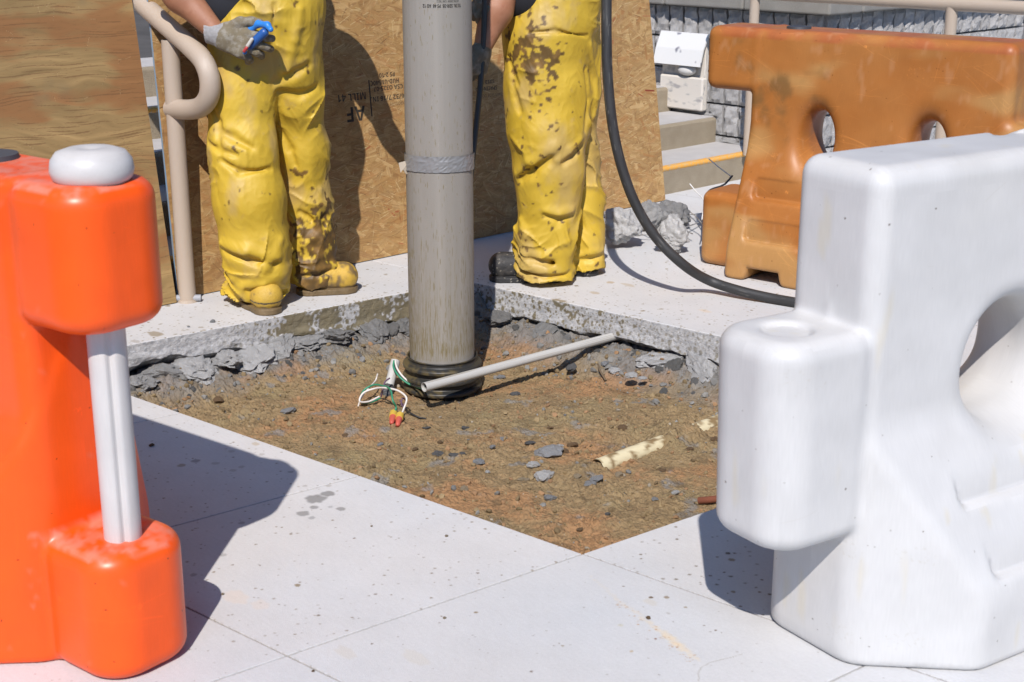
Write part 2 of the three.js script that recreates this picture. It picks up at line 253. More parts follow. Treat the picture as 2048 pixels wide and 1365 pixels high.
{
  const S = [-3.4, -2.55, -1.7, -0.83, 0, HS, 2.7, 3.5, 4.3], T = [-2.41, -1.6, -0.79, 0, 0.8, 1.6, 2.4, 3.2];
  const gap = 0.0021;
  for (let i = 0; i + 1 < S.length; i++) for (let j = 0; j + 1 < T.length; j++) {
    const s0 = S[i], s1 = S[i + 1], t0 = T[j], t1 = T[j + 1];
    if (s0 >= 0 && s1 <= HS && t1 <= 0) continue;                       // the pit
    if (s0 >= HS && t1 <= 0) continue;                                   // one large slab on the right of the pit, below
    const g = slabGeo([st(s0 + gap, t0 + gap), st(s1 - gap, t0 + gap), st(s1 - gap, t1 - gap), st(s0 + gap, t1 - gap)], 0.1);
    part(pavement, 'pavement_slab', g, concreteMat);
  }
  // the two slabs behind the pit, sawn off along its edges
  part(pavement, 'pavement_slab', slabGeo([st(HS, -5.2), st(8.5, -5.2), st(8.5, -gap), st(HS, -gap)], 0.05, 0.003), concreteMat);
  part(pavement, 'pavement_slab', slabGeo([st(-3.4, -5.2), st(HS - 0.003, -5.2), st(HS - 0.003, HT), st(-3.4, HT)], 0.05, 0.003), concreteMat);
}
// broken edges of the two rear slabs: a sawn face above, torn concrete below, undercut
const edgeMat = std({ vertexColors: true, roughness: 0.9, bumpMap: roughGrain.tex({ srgb: false, repeat: [6, 6] }), bumpScale: 0.003 });
const hash2 = (i, j, k) => { const q = Math.sin(i * 127.1 + j * 311.7 + k * 74.7) * 43758.5453; return q - Math.floor(q); };
function spots(x, y, salt) { const X = Math.floor(x), Y = Math.floor(y); let m = 0; for (let j = -1; j <= 1; j++) for (let i = -1; i <= 1; i++) { const h = hash2(X + i, Y + j, salt), h2 = hash2(X + i + 31, Y + j, salt), h3 = hash2(X + i, Y + j + 57, salt); if (h3 > 0.62) continue; const r = 0.18 + 0.34 * h3 / 0.62 * h; m = Math.max(m, 1 - sst(r * 0.75, r, Math.hypot(x - X - i - h, (y - Y - j - h2) * 0.9))); } return m; }
function brokenEdge(from, to, inward, wetAt, salt) {
  const len = from.distanceTo(to), nu = Math.round(len / 0.0042), nv = 64, pos = [], col = [], uv = [], idx = [], dir = to.clone().sub(from).normalize();
  for (let i = 0; i <= nu; i++) {
    const a = i / nu * len, hgt = 0.100 + 0.045 * fbm(a * 1.9 + salt, 1, salt, 2) + 0.03 * fbm(a * 7 + salt, 3, salt, 3);
    for (let j = 0; j <= nv; j++) {
      const v = j / nv; let y, out;
      const w = Math.min(1, v / 0.66);
      y = -w * hgt; out = 0.003 + 0.004 * fbm(a * 12, y * 14, salt, 3) * sst(0, 0.02, -y) + 0.002 * n3(a * 60, y * 60, salt);
      const torn = sst(0.55, 1.0, w + 0.5 * fbm(a * 4, y * 6, salt + 8, 2));
      out += torn * (0.012 * fbm(a * 18, y * 22, salt + 3, 3) + 0.006);
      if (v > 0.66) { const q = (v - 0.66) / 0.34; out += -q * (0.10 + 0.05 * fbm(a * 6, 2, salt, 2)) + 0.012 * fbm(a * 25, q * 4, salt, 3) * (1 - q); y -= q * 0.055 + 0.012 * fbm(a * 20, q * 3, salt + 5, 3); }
      if (j === 0) { out = 0.001; y = -0.0015; }
      const p = from.clone().addScaledVector(dir, a).addScaledVector(inward, out);
      pos.push(p.x, y, p.z); uv.push(a, y - (v > 0.66 ? (v - 0.66) * 0.3 : 0));
      // colour: pale sawn concrete with darker aggregate, splashed with olive slurry
      let c = mix3([0.38, 0.38, 0.38], [0.50, 0.50, 0.495], 0.5 + fbm(a * 14, y * 14, salt + 11, 3));
      const agg = n3(a * 75, y * 75, salt + 2); if (agg > 0.30) c = mix3(c, [0.25, 0.26, 0.275], 0.6); else if (agg < -0.42) c = mix3(c, [0.58, 0.58, 0.58], 0.6);
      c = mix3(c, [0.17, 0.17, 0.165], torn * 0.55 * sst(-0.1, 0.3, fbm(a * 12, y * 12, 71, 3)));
      if (v > 0.66) c = mix3(c, [0.17, 0.168, 0.16], 0.8 * sst(-0.3, 0.2, fbm(a * 22, v * 9, salt + 19, 3)));  // recess shade painted into the undercut, in noisy patches over darker torn concrete
      const wetness = wetAt(a);
      const sp = wetness, mudTone = mix3([0.12, 0.095, 0.04], [0.17, 0.135, 0.06], 0.5 + n3(a * 20, y * 20, 7));
      const film = fbm(a * 9, y * 12, salt + 40, 3) + 0.35 * n3(a * 60, y * 50, salt + 41), drop = Math.max(spots(a * 42, y * 36, salt), spots(a * 85 + 9, y * 75, salt + 3) * 0.8);
      c = mix3(c, mudTone, 0.88 * Math.max(sst(0.30, 0.42, film - 0.42 + wetness * 0.85), drop * sst(0.04, 0.3, wetness + 0.2 * fbm(a * 3, y * 3, salt, 2) + 0.06)));
      col.push(...c);
    }
  }
  for (let i = 0; i < nu; i++) for (let j = 0; j < nv; j++) { const a = i * (nv + 1) + j, b = a + nv + 1; idx.push(a, a + 1, b, b, a + 1, b + 1); }
  const g = new THREE.BufferGeometry(); g.setAttribute('position', new THREE.Float32BufferAttribute(pos, 3)); g.setAttribute('color', new THREE.Float32BufferAttribute(col, 3)); g.setAttribute('uv', new THREE.Float32BufferAttribute(uv, 2)); g.setIndex(idx); g.computeVertexNormals();
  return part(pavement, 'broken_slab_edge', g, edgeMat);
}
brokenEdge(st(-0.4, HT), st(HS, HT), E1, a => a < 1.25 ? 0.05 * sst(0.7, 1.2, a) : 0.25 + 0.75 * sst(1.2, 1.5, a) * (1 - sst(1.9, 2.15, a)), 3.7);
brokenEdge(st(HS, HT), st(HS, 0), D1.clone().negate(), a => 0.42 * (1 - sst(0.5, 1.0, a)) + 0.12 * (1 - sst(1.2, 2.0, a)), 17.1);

// the floor of the pit
const pit = structure('dirt_ground');
const PIPE = V(-0.262, 0, -5.19), CREAM_A = gp(1195, 923, -0.185), CREAM_B = gp(1475, 824, -0.185);
function dirtHeight(s, t) {
  const p = st(s, t), x = p.x, z = p.z;
  let h = -0.207 + 0.022 * fbm(x * 2.2, z * 2.2, 1, 3) + 0.017 * fbm(x * 8, z * 8, 2, 4);
  const loose = sst(-0.25, 0.3, fbm(x * 2.7, z * 2.7, 61, 3)), lumpy = fbm(x * 15, z * 15, 3, 4), cl = fbm(x * 31 + lumpy, z * 31, 4, 3);
  h += (0.25 + 0.75 * loose) * (0.030 * Math.max(0, lumpy) + 0.026 * Math.max(0, cl - 0.08)) + (0.5 + 0.5 * loose) * (0.009 * Math.max(0, n3(x * 58, z * 58, 6)) + 0.006 * n3(x * 95, z * 95, 7));
  const clod = ridge(x * 13, z * 13, 8); h += 0.008 * clod * sst(0, 0.4, fbm(x * 3, z * 3, 12, 2));
  { const ax = CREAM_B.x - CREAM_A.x, az = CREAM_B.z - CREAM_A.z, l2 = ax * ax + az * az, k = ((x - CREAM_A.x) * ax + (z - CREAM_A.z) * az) / l2, dist = Math.hypot(x - CREAM_A.x - ax * k, z - CREAM_A.z - az * k); h += Math.exp(-dist * dist / 0.004) * (0.035 * sst(0.40, 0.47, k) * (1 - sst(0.62, 0.70, k)) + 0.03 * (1 - sst(-0.02, 0.05, k)) * sst(-0.3, -0.05, k)); }
  const lump = 0.5 + 0.5 * n3(x * 9, z * 9, 14), sharp = Math.max(0, fbm(x * 16, z * 16, 15, 3));
  const e1 = 1 - sst(0.0, 0.30, t - HT), e2 = 1 - sst(0.0, 0.26, HS - s);        // heaps of broken bedding under the rear slabs
  h += (e1 * 0.085 + e2 * 0.085) * (0.65 + 0.35 * lump) + (e1 + e2) * 0.05 * sharp;
  const near = Math.exp(-((x - PIPE.x) ** 2 + (z - PIPE.z - 0.05) ** 2) / 0.07); h = lerp(h, -0.222 + 0.012 * fbm(x * 20, z * 20, 2, 3), near);
  return h;
}
{
  const s0 = -0.06, s1 = HS + 0.2, t0 = HT - 0.22, t1 = 0.06, ns = 500, nt = 620, pos = [], col = [], uv = [], idx = [];
  for (let j = 0; j <= nt; j++) for (let i = 0; i <= ns; i++) {
    const s = lerp(s0, s1, i / ns), t = lerp(t0, t1, j / nt), p = st(s, t), h = dirtHeight(s, t), x = p.x, z = p.z;
    pos.push(x, h, z); uv.push(x, z);
    const a = fbm(x * 2.6, z * 2.6, 31, 3), b = fbm(x * 6.5, z * 6.5, 33, 3), f = n3(x * 70, z * 70, 35), m = fbm(x * 20, z * 20, 37, 3);
    let c = mix3([0.205, 0.140, 0.066], [0.290, 0.205, 0.104], 0.5 + 0.7 * m + 0.3 * f);
    c = mix3(c, [0.310, 0.165, 0.072], 0.8 * sst(-0.02, 0.3, a + 0.35 * m));         // iron-stained soil
    c = mix3(c, [0.240, 0.185, 0.090], 0.8 * sst(0.08, 0.35, -a + 0.3 * b));          // olive clay
    c = mix3(c, [0.185, 0.178, 0.165], 0.75 * sst(0.24, 0.36, b + 0.25 * m)); c = mix3(c, [0.13, 0.088, 0.042], 0.55 * sst(0.12, 0.34, fbm(x * 11, z * 11, 77, 4)));         // grey fines
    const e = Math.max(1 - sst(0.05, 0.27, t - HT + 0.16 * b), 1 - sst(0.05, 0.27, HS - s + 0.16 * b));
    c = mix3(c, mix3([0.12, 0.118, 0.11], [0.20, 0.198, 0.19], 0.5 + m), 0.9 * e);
    if (f > 0.36) c = mix3(c, [0.11, 0.075, 0.036], 0.6);
    if (n3(x * 90, z * 90, 51) > 0.6) c = mix3(c, [0.33, 0.27, 0.19], 0.6);
    col.push(...c);
  }
  for (let j = 0; j < nt; j++) for (let i = 0; i < ns; i++) { const a = j * (ns + 1) + i, b = a + ns + 1; idx.push(a, a + 1, b, b, a + 1, b + 1); }
  const g = new THREE.BufferGeometry(); g.setAttribute('position', new THREE.Float32BufferAttribute(pos, 3)); g.setAttribute('color', new THREE.Float32BufferAttribute(col, 3)); g.setAttribute('uv', new THREE.Float32BufferAttribute(uv, 2)); g.setIndex(idx); g.computeVertexNormals();
  if (g.attributes.normal.getY(1000) < 0) { for (let i = 0; i < idx.length; i += 3) [idx[i + 1], idx[i + 2]] = [idx[i + 2], idx[i + 1]]; g.setIndex(idx); g.computeVertexNormals(); }
  part(pit, 'soil', g, std({ vertexColors: true, roughness: 0.82, bumpMap: roughGrain.tex({ srgb: false, repeat: [2.3, 2.3] }), bumpScale: 0.007 }));
}
const dirtAt = (x, z) => { const [s, t] = toST({ x, z }); return dirtHeight(s, t); };
const onDirt = (u, v, lift = 0) => { let p = gp(u, v, -0.17); for (let k = 0; k < 4; k++) p = gp(u, v, dirtAt(p.x, p.z) + lift); return p; };

// stones: faceted lumps, a few shapes shared by all
function rockGeo(sd, detail = 2, rough = 0.22, flat = 1, sharp = false, jag = 0) {
  const g = mergeVertices(new THREE.IcosahedronGeometry(1, detail).deleteAttribute('normal').deleteAttribute('uv'), 1e-4), p = g.attributes.position;
  const planes = []; for (let k = 0; k < 9; k++) { const n = V(n3(k * 3.1, sd, 1), n3(k * 2.3, sd, 5), n3(k * 4.7, sd, 9)).normalize(); planes.push([n, 0.62 + 0.22 * (0.5 + n3(k * 1.7, sd, 33))]); }
  for (let i = 0; i < p.count; i++) { const v = V(p.getX(i), p.getY(i), p.getZ(i)); for (const [n, d] of planes) { const q = v.dot(n); if (q > d) v.addScaledVector(n, (d - q) * 0.9); } v.multiplyScalar(1 + rough * fbm(v.x * 2 + sd, v.y * 2, v.z * 2, 3) + jag * (fbm(v.x * 6 + sd, v.y * 6, v.z * 6, 3) + 0.4 * n3(v.x * 16, v.y * 16, v.z * 16))); p.setXYZ(i, v.x, v.y * flat, v.z); }
  if (sharp) { const g2 = g.toNonIndexed(); g2.computeVertexNormals(); g.copy(g2); g.setIndex(null); } else g.computeVertexNormals(); const p2 = g.attributes.position, uv = new Float32Array(p2.count * 2); for (let i = 0; i < p2.count; i++) { const p = p2; uv[i * 2] = p.getX(i) * 0.5 + p.getY(i) * 0.3; uv[i * 2 + 1] = p.getZ(i) * 0.5 - p.getY(i) * 0.4; } g.setAttribute('uv', new THREE.BufferAttribute(uv, 2));
  return g;
}
const rockShapes = [1.3, 4.9, 8.2, 12.7, 17.1].map((s, i) => rockGeo(s, 3, 0.42, [0.75, 0.6, 0.9, 0.5, 0.7][i], true, 0.10));
const rockBump = roughGrain.tex({ srgb: false, repeat: [1.2, 1.2] });
const rockMat = { grey: std({ color: lin(0.24, 0.245, 0.25), roughness: 0.9, bumpMap: rockBump, bumpScale: 0.003 }), dark: std({ color: lin(0.10, 0.10, 0.10), roughness: 0.85, bumpMap: rockBump, bumpScale: 0.003 }), pale: std({ color: lin(0.42, 0.42, 0.41), roughness: 0.9, bumpMap: rockBump, bumpScale: 0.003 }), tan: std({ color: lin(0.30, 0.24, 0.16), roughness: 0.9, bumpMap: rockBump, bumpScale: 0.003 }), brown: std({ color: lin(0.16, 0.10, 0.05), roughness: 0.9, bumpMap: rockBump, bumpScale: 0.003 }) };
{
  const list = [
    [1095, 909, 27, 'grey', 0.6, 'largest flat grey stone lying in the muddy pit'], [1066, 934, 13, 'pale', 0.9, 'squarish pale grey stone just below the largest flat stone'], [1088, 955, 22, 'pale', 0.35, 'long white broken concrete chip lying near the pit middle'],
    [1194, 959, 15, 'grey', 0.5, 'flat slate coloured stone right of the white chip'], [1238, 953, 9, 'tan', 1, 'upright tan square stone fragment near the pit corner side'], [928, 980, 8, 'tan', 1, 'round pale tan pebble left of the middle of the pit'],
    [1350, 988, 8, 'pale', 0.9, 'small pale angular stone beside the white barrier'], [877, 912, 11, 'dark', 0.8], [908, 913, 10, 'dark', 0.8], [925, 910, 7, 'dark', 0.8], [957, 925, 11, 'grey', 0.6], [1060, 888, 10, 'dark', 0.6], [1045, 961, 9, 'tan', 0.5],
    [1053, 961, 7, 'tan', 0.8], [1155, 955, 8, 'tan', 0.8], [1130, 905, 9, 'brown', 0.8], [1145, 892, 10, 'brown', 0.7], [1180, 970, 12, 'grey', 0.5], [1325, 942, 8, 'brown', 0.6], [975, 946, 5, 'pale', 0.9], [1005, 880, 9, 'grey', 0.6], [1120, 893, 7, 'pale', 0.6],
    [930, 858, 8, 'dark', 0.6], [853, 857, 8, 'dark', 0.5], [1100, 858, 7, 'brown', 0.6], [1245, 857, 9, 'brown', 0.7], [1030, 790, 9, 'dark', 0.7], [1002, 756, 8, 'grey', 0.6], [1143, 738, 12, 'dark', 0.9, 'dark angular stone in the conduit shadow below the slab'], [1230, 745, 13, 'pale', 0.7, 'pale concrete lump heaped under the broken right slab edge'], [1262, 752, 11, 'pale', 0.6], [1285, 758, 8, 'pale', 0.6], [1210, 730, 9, 'grey', 0.7],
    [576, 825, 15, 'grey', 0.7, 'grey crumbled stone lying alone in the left part of the pit'], [436, 802, 10, 'brown', 0.7], [690, 872, 7, 'brown', 0.6], [650, 848, 5, 'brown', 0.8], [1215, 1030, 6, 'dark', 0.7], [1290, 1038, 6, 'brown', 0.7], [1310, 1000, 7, 'grey', 0.6], [1430, 880, 9, 'brown', 0.7], [1380, 900, 8, 'brown', 0.7], [1100, 998, 14, 'grey', 0.35], [1160, 1060, 7, 'brown', 0.6], [985, 895, 6, 'grey', 0.7], [880, 885, 6, 'brown', 0.6], [760, 890, 6, 'grey', 0.6], [830, 900, 6, 'brown', 0.6],
  ];
  const common = { dark: 'small dark grey stone lying on the muddy dirt', grey: 'small mid grey stone lying on the muddy dirt', pale: 'small pale stone chip lying on the muddy dirt', tan: 'small tan stone lying on the muddy dirt', brown: 'small brown clod lying on the muddy dirt' };
  list.forEach(([u, v, w, c, flat, label], i) => {
    const p = onDirt(u, v), r = w * mPerPx(p.z) * 1.28;
    const m = single(c === 'brown' ? 'dirt_clod' : 'stone', rockShapes[i % 5], rockMat[c], label || common[c], c === 'brown' ? 'clod' : 'stone', label ? undefined : c + ' stones in the pit');
    m.position.set(p.x, p.y + r * 0.25 * flat, p.z); m.scale.set(r, r * Math.max(0.55, flat), r * 0.8); m.rotation.set(rr(-0.2, 0.2), 0.5 + rr(-0.6, 0.6), rr(-0.2, 0.2));
  });
  // pebbles on the pavement
  for (const [u, v, w, c, label] of [[303, 893, 6, 'brown', 'brown pebble on the pavement beside the white rod'], [425, 645, 6, 'grey', 'grey pebble on the slab in front of the yellow boots'], [377, 655, 3, 'grey', 'tiny grey pebble left of the boots on the slab'], [445, 1190, 4, 'tan', 'tan pebble on the pavement in front of the barrier shadow'], [743, 1054, 3, 'tan', 'tan pebble on the pavement near the wet spots'], [893, 1074, 4, 'tan', 'tan pebble on the pavement left of the pit corner'], [889, 1238, 4, 'tan', 'tan pebble on the pavement below the pit'], [1297, 1238, 6, 'brown', 'brown crumb lying on the rusty silt trail'], [626, 1344, 4, 'brown', 'brown crumb at the bottom edge below the pavement joint']]) {
    const p = gp(u, v), r = w * mPerPx(p.z);
    const m = single('pebble', rockShapes[(u + v) % 5], rockMat[c], label, 'pebble', 'pebbles on the pavement'); m.position.set(p.x, r * 0.45, p.z); m.scale.setScalar(r); m.rotation.y = u;
  }
  // loose crumbs that nobody could count
  const crumb = rockGeo(3.3, 0, 0.3, 0.75, true), N = 9000, im = new THREE.InstancedMesh(crumb, std({ color: 0xffffff, roughness: 0.9 }), N), M = new THREE.Matrix4(), q = new THREE.Quaternion(), cols = [[0.20, 0.145, 0.073], [0.235, 0.172, 0.09], [0.255, 0.15, 0.075], [0.16, 0.158, 0.15], [0.20, 0.195, 0.18], [0.17, 0.12, 0.06], [0.30, 0.26, 0.2]];
  for (let k = 0; k < N; k++) {
    const edge = rnd() < 0.10, s = edge && rnd() < 0.5 ? HS - rr(0, 0.3) ** 1 : rr(0, HS), t = edge && s < HS - 0.3 ? HT + rr(0, 0.3) : rr(HT, 0), p = st(s, t), r = 0.0018 + 0.011 * Math.pow(rnd(), 6) * (edge ? 1.6 : 1);
    q.setFromEuler(new THREE.Euler(rr(0, 6), rr(0, 6), rr(0, 6)));
    M.compose(V(p.x, dirtHeight(s, t) + r * 0.3, p.z), q, V(r, r * rr(0.6, 1), r)); im.setMatrixAt(k, M);
    const c = edge ? cols[3 + Math.floor(rnd() * 2)] : cols[rnd() < 0.9 ? [0, 1, 2, 5][Math.floor(rnd() * 4)] : 3 + Math.floor(rnd() * 4)], g = rr(0.8, 1.2); im.setColorAt(k, lin(c[0] * g, c[1] * g, c[2] * g));
  }
  im.name = 'dirt_crumbs'; im.userData.kind = 'stuff'; im.userData.label = 'loose crumbs of soil and grit scattered over the pit floor'; scene.add(im);
  // broken bedding lumps heaped under the slab edges
  const bigShapes = [21.3, 26.9, 33.1].map(s => rockGeo(s, 6, 0.5, 0.75, true, 0.26)), bigMat = [[0.20, 0.198, 0.19], [0.30, 0.298, 0.29], [0.38, 0.378, 0.37]].map(c => std({ color: lin(...c), roughness: 0.95, bumpMap: rockBump, bumpScale: 0.006 }));
  for (const [a, r, left, tone] of [[-0.02, 0.05, 1, 0], [0.10, 0.045, 1, 0], [0.22, 0.06, 1, 0], [0.34, 0.05, 1, 1], [0.46, 0.055, 1, 1], [0.58, 0.07, 1, 2], [0.70, 0.06, 1, 2], [0.81, 0.075, 1, 2], [0.93, 0.06, 1, 1], [1.06, 0.05, 1, 1], [1.2, 0.06, 1, 0], [1.36, 0.05, 1, 0], [1.52, 0.05, 1, 0], [-2.2, 0.05, 0, 0], [-1.95, 0.045, 0, 0], [-1.62, 0.05, 0, 1], [-1.38, 0.055, 0, 2], [-1.2, 0.06, 0, 2], [-1.02, 0.055, 0, 1], [-0.85, 0.06, 0, 0], [-0.66, 0.055, 0, 0]]) {
    if (!left && Math.abs(a - toST(gp(1217, 676, -0.10))[1]) < 0.13) continue;
    const off = 0.012 + 0.03 * rnd(), s = left ? a : HS - off, t = left ? HT + off : a, p = st(s, t), m = new THREE.Mesh(bigShapes[Math.floor(rnd() * 3)], bigMat[tone]); m.name = 'rubble_lump'; m.position.set(p.x, -0.128 + rr(-0.015, 0.010), p.z); m.scale.set(r * 1.9, r * 0.8, r * 1.15); m.rotation.set(rr(-0.3, 0.3), rr(0, 6), rr(-0.3, 0.3)); pit.add(m);
  }
  const bedMat = [[0.13, 0.128, 0.12], [0.17, 0.167, 0.16], [0.22, 0.217, 0.21]].map(c => std({ color: lin(...c), roughness: 0.95, bumpMap: rockBump, bumpScale: 0.006 }));
  for (let k = 0; k < 120; k++) {
    const left = rnd() < 0.52, a = left ? rr(-0.1, HS - 0.05) : rr(HT + 0.05, -0.15), off = 0.015 + 0.2 * Math.pow(rnd(), 1.8), s = left ? a : HS - off, t = left ? HT + off : a, p = st(s, t), r = rr(0.008, 0.034) * (off < 0.08 ? 1.25 : 0.7);
    const m = new THREE.Mesh(rockShapes[k % 5], bedMat[Math.floor(rnd() * 3)]); m.name = 'rubble_lump'; m.position.set(p.x, dirtHeight(s, t) - r * 0.15, p.z); m.scale.set(r, r * rr(0.6, 1), r * rr(0.7, 1.1)); m.rotation.set(rr(0, 1), rr(0, 6), rr(0, 1)); pit.add(m);
  }
}
console.log('ground ready');
// ================================================================ water-filled barriers
function barrierField(o) {
  const { L, H = 1.06, hw = 0.12, bw = 0.29, ch = 0.215, y0 = 0.17, y1 = 0.53, near = [], far = [], holes = [], steps = [], notches = [], lug = 0.2, dish = [], tip = 0.085, draft = 0 } = o;
  const sl = Math.hypot(y1 - y0, bw - hw), cl = Math.hypot(ch, bw - hw), stepIn = o.stepIn ?? 0.17;
  const lugAt = (x, y, z, a, b) => { const mid = (a + b) / 2, hh = (b - a) / 2, k = draft * (b - y), qx = Math.abs(x - (0.06 - lug + k) / 2) - (lug + 0.06 - k) / 2 + tip, qz = Math.abs(z) - hw + tip, d2 = Math.hypot(Math.max(qx, 0), Math.max(qz, 0)) + Math.min(Math.max(qx, qz), 0) - tip, r = 0.04, ax = d2 + r, ay = Math.abs(y - mid) - hh + r; return Math.min(Math.max(ax, ay), 0) + Math.hypot(Math.max(ax, 0), Math.max(ay, 0)) - r; };
  return (x, y, z0) => {
    const z = Math.abs(z0);
    let d = rbox(x - L / 2, y - H / 2, z, L / 2, H / 2, hw, 0.042);
    let f = smax(z - bw, ((z - bw) * (y1 - y0) + (y - y0) * (bw - hw)) / sl, 0.02);
    if (ch > 0) { f = smax(f, ((z - hw) * ch - x * (bw - hw)) / cl, 0.016); f = smax(f, ((z - hw) * ch - (L - x) * (bw - hw)) / cl, 0.016); }
    f = smax(f, Math.max(-x, x - L), 0.03); f = smax(f, -y, 0.02);
    for (const [ya, yb, xa, xb] of steps) {                              // ledges let into the sloping foot
      const zc = bw - (yb - y0 - (o.shallow ?? 0)) * (bw - hw) / (y1 - y0);
      const c = Math.max(rbox(x - (xa + xb) / 2, y - (ya + yb) / 2, 0, (xb - xa) / 2, (yb - ya) / 2, 1, 0.02), zc - 0.004 - z);
      f = smax(f, -c, 0.02);
    }
    d = smin(d, f, 0.014);
    for (const [a, b] of near) d = smin(d, lugAt(x, y, z, a, b), 0.018);
    for (const [a, b] of far) d = smin(d, lugAt(L - x, y, z, a, b), 0.03);
    for (const [hx, hy, r, flare] of holes) { const w = Math.hypot(x - hx, (y - hy) * (o.tall ?? 1)); const rad = r + flare * sst(0.03, 0.16, z); d = smax(d, (rad - w) * 0.9, 0.045); }
    for (const [a, b, h] of notches) d = smax(d, -Math.max(Math.abs(x - (a + b) / 2) - (b - a) / 2 + Math.max(0, y) * 0.25, y - h), 0.025);
    for (const [px, py, r, dep] of dish) d = smax(d, -Math.max(Math.hypot(x - px, z0) - r, (py - dep) - y), 0.02);
    return d;
  };
}
const L3 = (hex) => { const c = new THREE.Color(hex); return [c.r, c.g, c.b]; };
// scuffs and scratches of used plastic, 1 m square; base is white so that it multiplies the body colour
function scuffTex(sd, strokes, hue, patches, dirt, base = 0.93, smears = 0) {
  const old = seed; seed = sd; const n = 1024, p = new Paint(n, n).fill((x, y) => { const g = base + 0.05 * fbm(x / 130, y / 130, sd, 3) + 0.015 * n3(x / 3, y / 40, sd); return [g, g, g]; });
  for (let k = 0; k < patches; k++) { const cx = rr(0, n), cy = rr(0, n), R = rr(8, 50); for (let m = 0; m < 26; m++) p.blob(cx + rr(-R, R), cy + rr(-R, R) * 0.6, rr(1, 7), rr(1, 4), hue, rr(0.1, 0.4), 0.7, 0.5, rr(0, 3)); }
  for (let k = 0; k < strokes; k++) { let x = rr(0, n), y = rr(0, n), a = rr(-0.6, 0.6) + (rnd() < 0.3 ? 1.4 : 0), l = rr(10, 120), w = rr(0.5, 1.5), s = rr(0.15, 0.6); for (let q = 0; q < l; q += 1.5) { x += Math.cos(a) * 1.5; y += Math.sin(a) * 1.5; a += rr(-0.03, 0.03); p.blob((x + n) % n, (y + n) % n, w, w, hue, s * 0.5, 0.6, 0); } }
  for (let k = 0; k < smears; k++) { const cx = rr(0, n), cy = rr(0, n), a0 = rr(-0.2, 1.2); for (let m = 0; m < 4; m++) { let x = cx + rr(-40, 40), y = cy + rr(-30, 30), a = a0 + rr(-0.15, 0.15), l = rr(60, 220), w = rr(2, 4.5), s = rr(0.1, 0.3); for (let q = 0; q < l; q += 3) { x += Math.cos(a) * 3; y -= Math.sin(a) * 3; a += rr(-0.02, 0.03); p.blob((x + n) % n, (y + n) % n, w, w, hue, s * 0.5, 0.7, 0.2); } } }
  for (let k = 0; k < dirt; k++) p.blob(rr(0, n), rr(0, n), rr(1, 4), rr(1, 4), [0.35, 0.3, 0.25], rr(0.2, 0.7), 0.5, 0.4);
  seed = old; return p.tex();
}
function barrier(name, label, az, end, field, cellSize, mat, color, L) {
  const g = thing(name, label, 'barrier', V(end.x, 0, end.z), undefined, (90 - az) * Math.PI / 180);
  const geo = sdfMesh(barrierField(field), [-0.3, -0.03, -0.34], [L + 0.3, 1.1, 0.34], cellSize, { boxuv: true, color });
  part(g, 'body', geo, mat);
  return g;
}
const orangeMat = phys({ color: 0xffffff, vertexColors: true, map: scuffTex(11, 90, [1.0, 1.0, 1.0], 8, 60, 0.86, 3), roughness: 0.36, specularIntensity: 0.9 });
const whiteMat = phys({ color: 0xffffff, vertexColors: true, map: scuffTex(23, 18, [0.86, 0.84, 0.80], 4, 40), roughness: 0.38, specularIntensity: 0.8 });
const brownMat = phys({ color: 0xffffff, vertexColors: true, map: scuffTex(37, 420, [1.0, 0.99, 0.97], 12, 110, 0.74, 14), roughness: 0.45, specularIntensity: 0.8 });

// --- left: bright orange, upper and lower lug with a white drop pin through them
const ORANGE_AZ = -52, orangeEnd = V(-0.894, 0, -2.832);
const orange = barrier('barrier', 'bright orange plastic barrier with a white drop pin at the left edge', ORANGE_AZ, orangeEnd,
  { L: 1.85, H: 1.035, bw: 0.315, near: [[0.745, 1.035], [0, 0.285]], far: [[0.31, 0.73]], holes: [[0.55, 0.63, 0.10, 0.04], [1.3, 0.63, 0.10, 0.04]], steps: [[0.34, 0.42, 0.34, 1.5], [0.22, 0.30, 0.34, 1.5]], tip: 0.09 }, 0.0115, orangeMat,
  (x, y, z, nx, ny, nz) => {
    const base = [1.2, 0.128, 0.007], m = fbm(x * 5, y * 5, z * 5, 3), rub = n3(x * 60, y * 60, z * 60) * 0.55 + fbm(x * 22, y * 22, z * 22, 3);
    let c = mix3(base, [0.98, 0.098, 0.010], sst(0, 0.5, m) * 0.5);
    const onLugTops = (y > 1.022 ? 1 : 0) + (x < 0.02 && y > 0.272 && y < 0.30 ? 1 : 0);          // chalky rubbed plastic where the next barrier scrapes
    return mix3(c, [0.86, 0.46, 0.36], onLugTops ? 0.45 * sst(-0.4, 0.4, rub) : 0.30 * sst(0.5, 0.85, rub));
  }, 1.85);
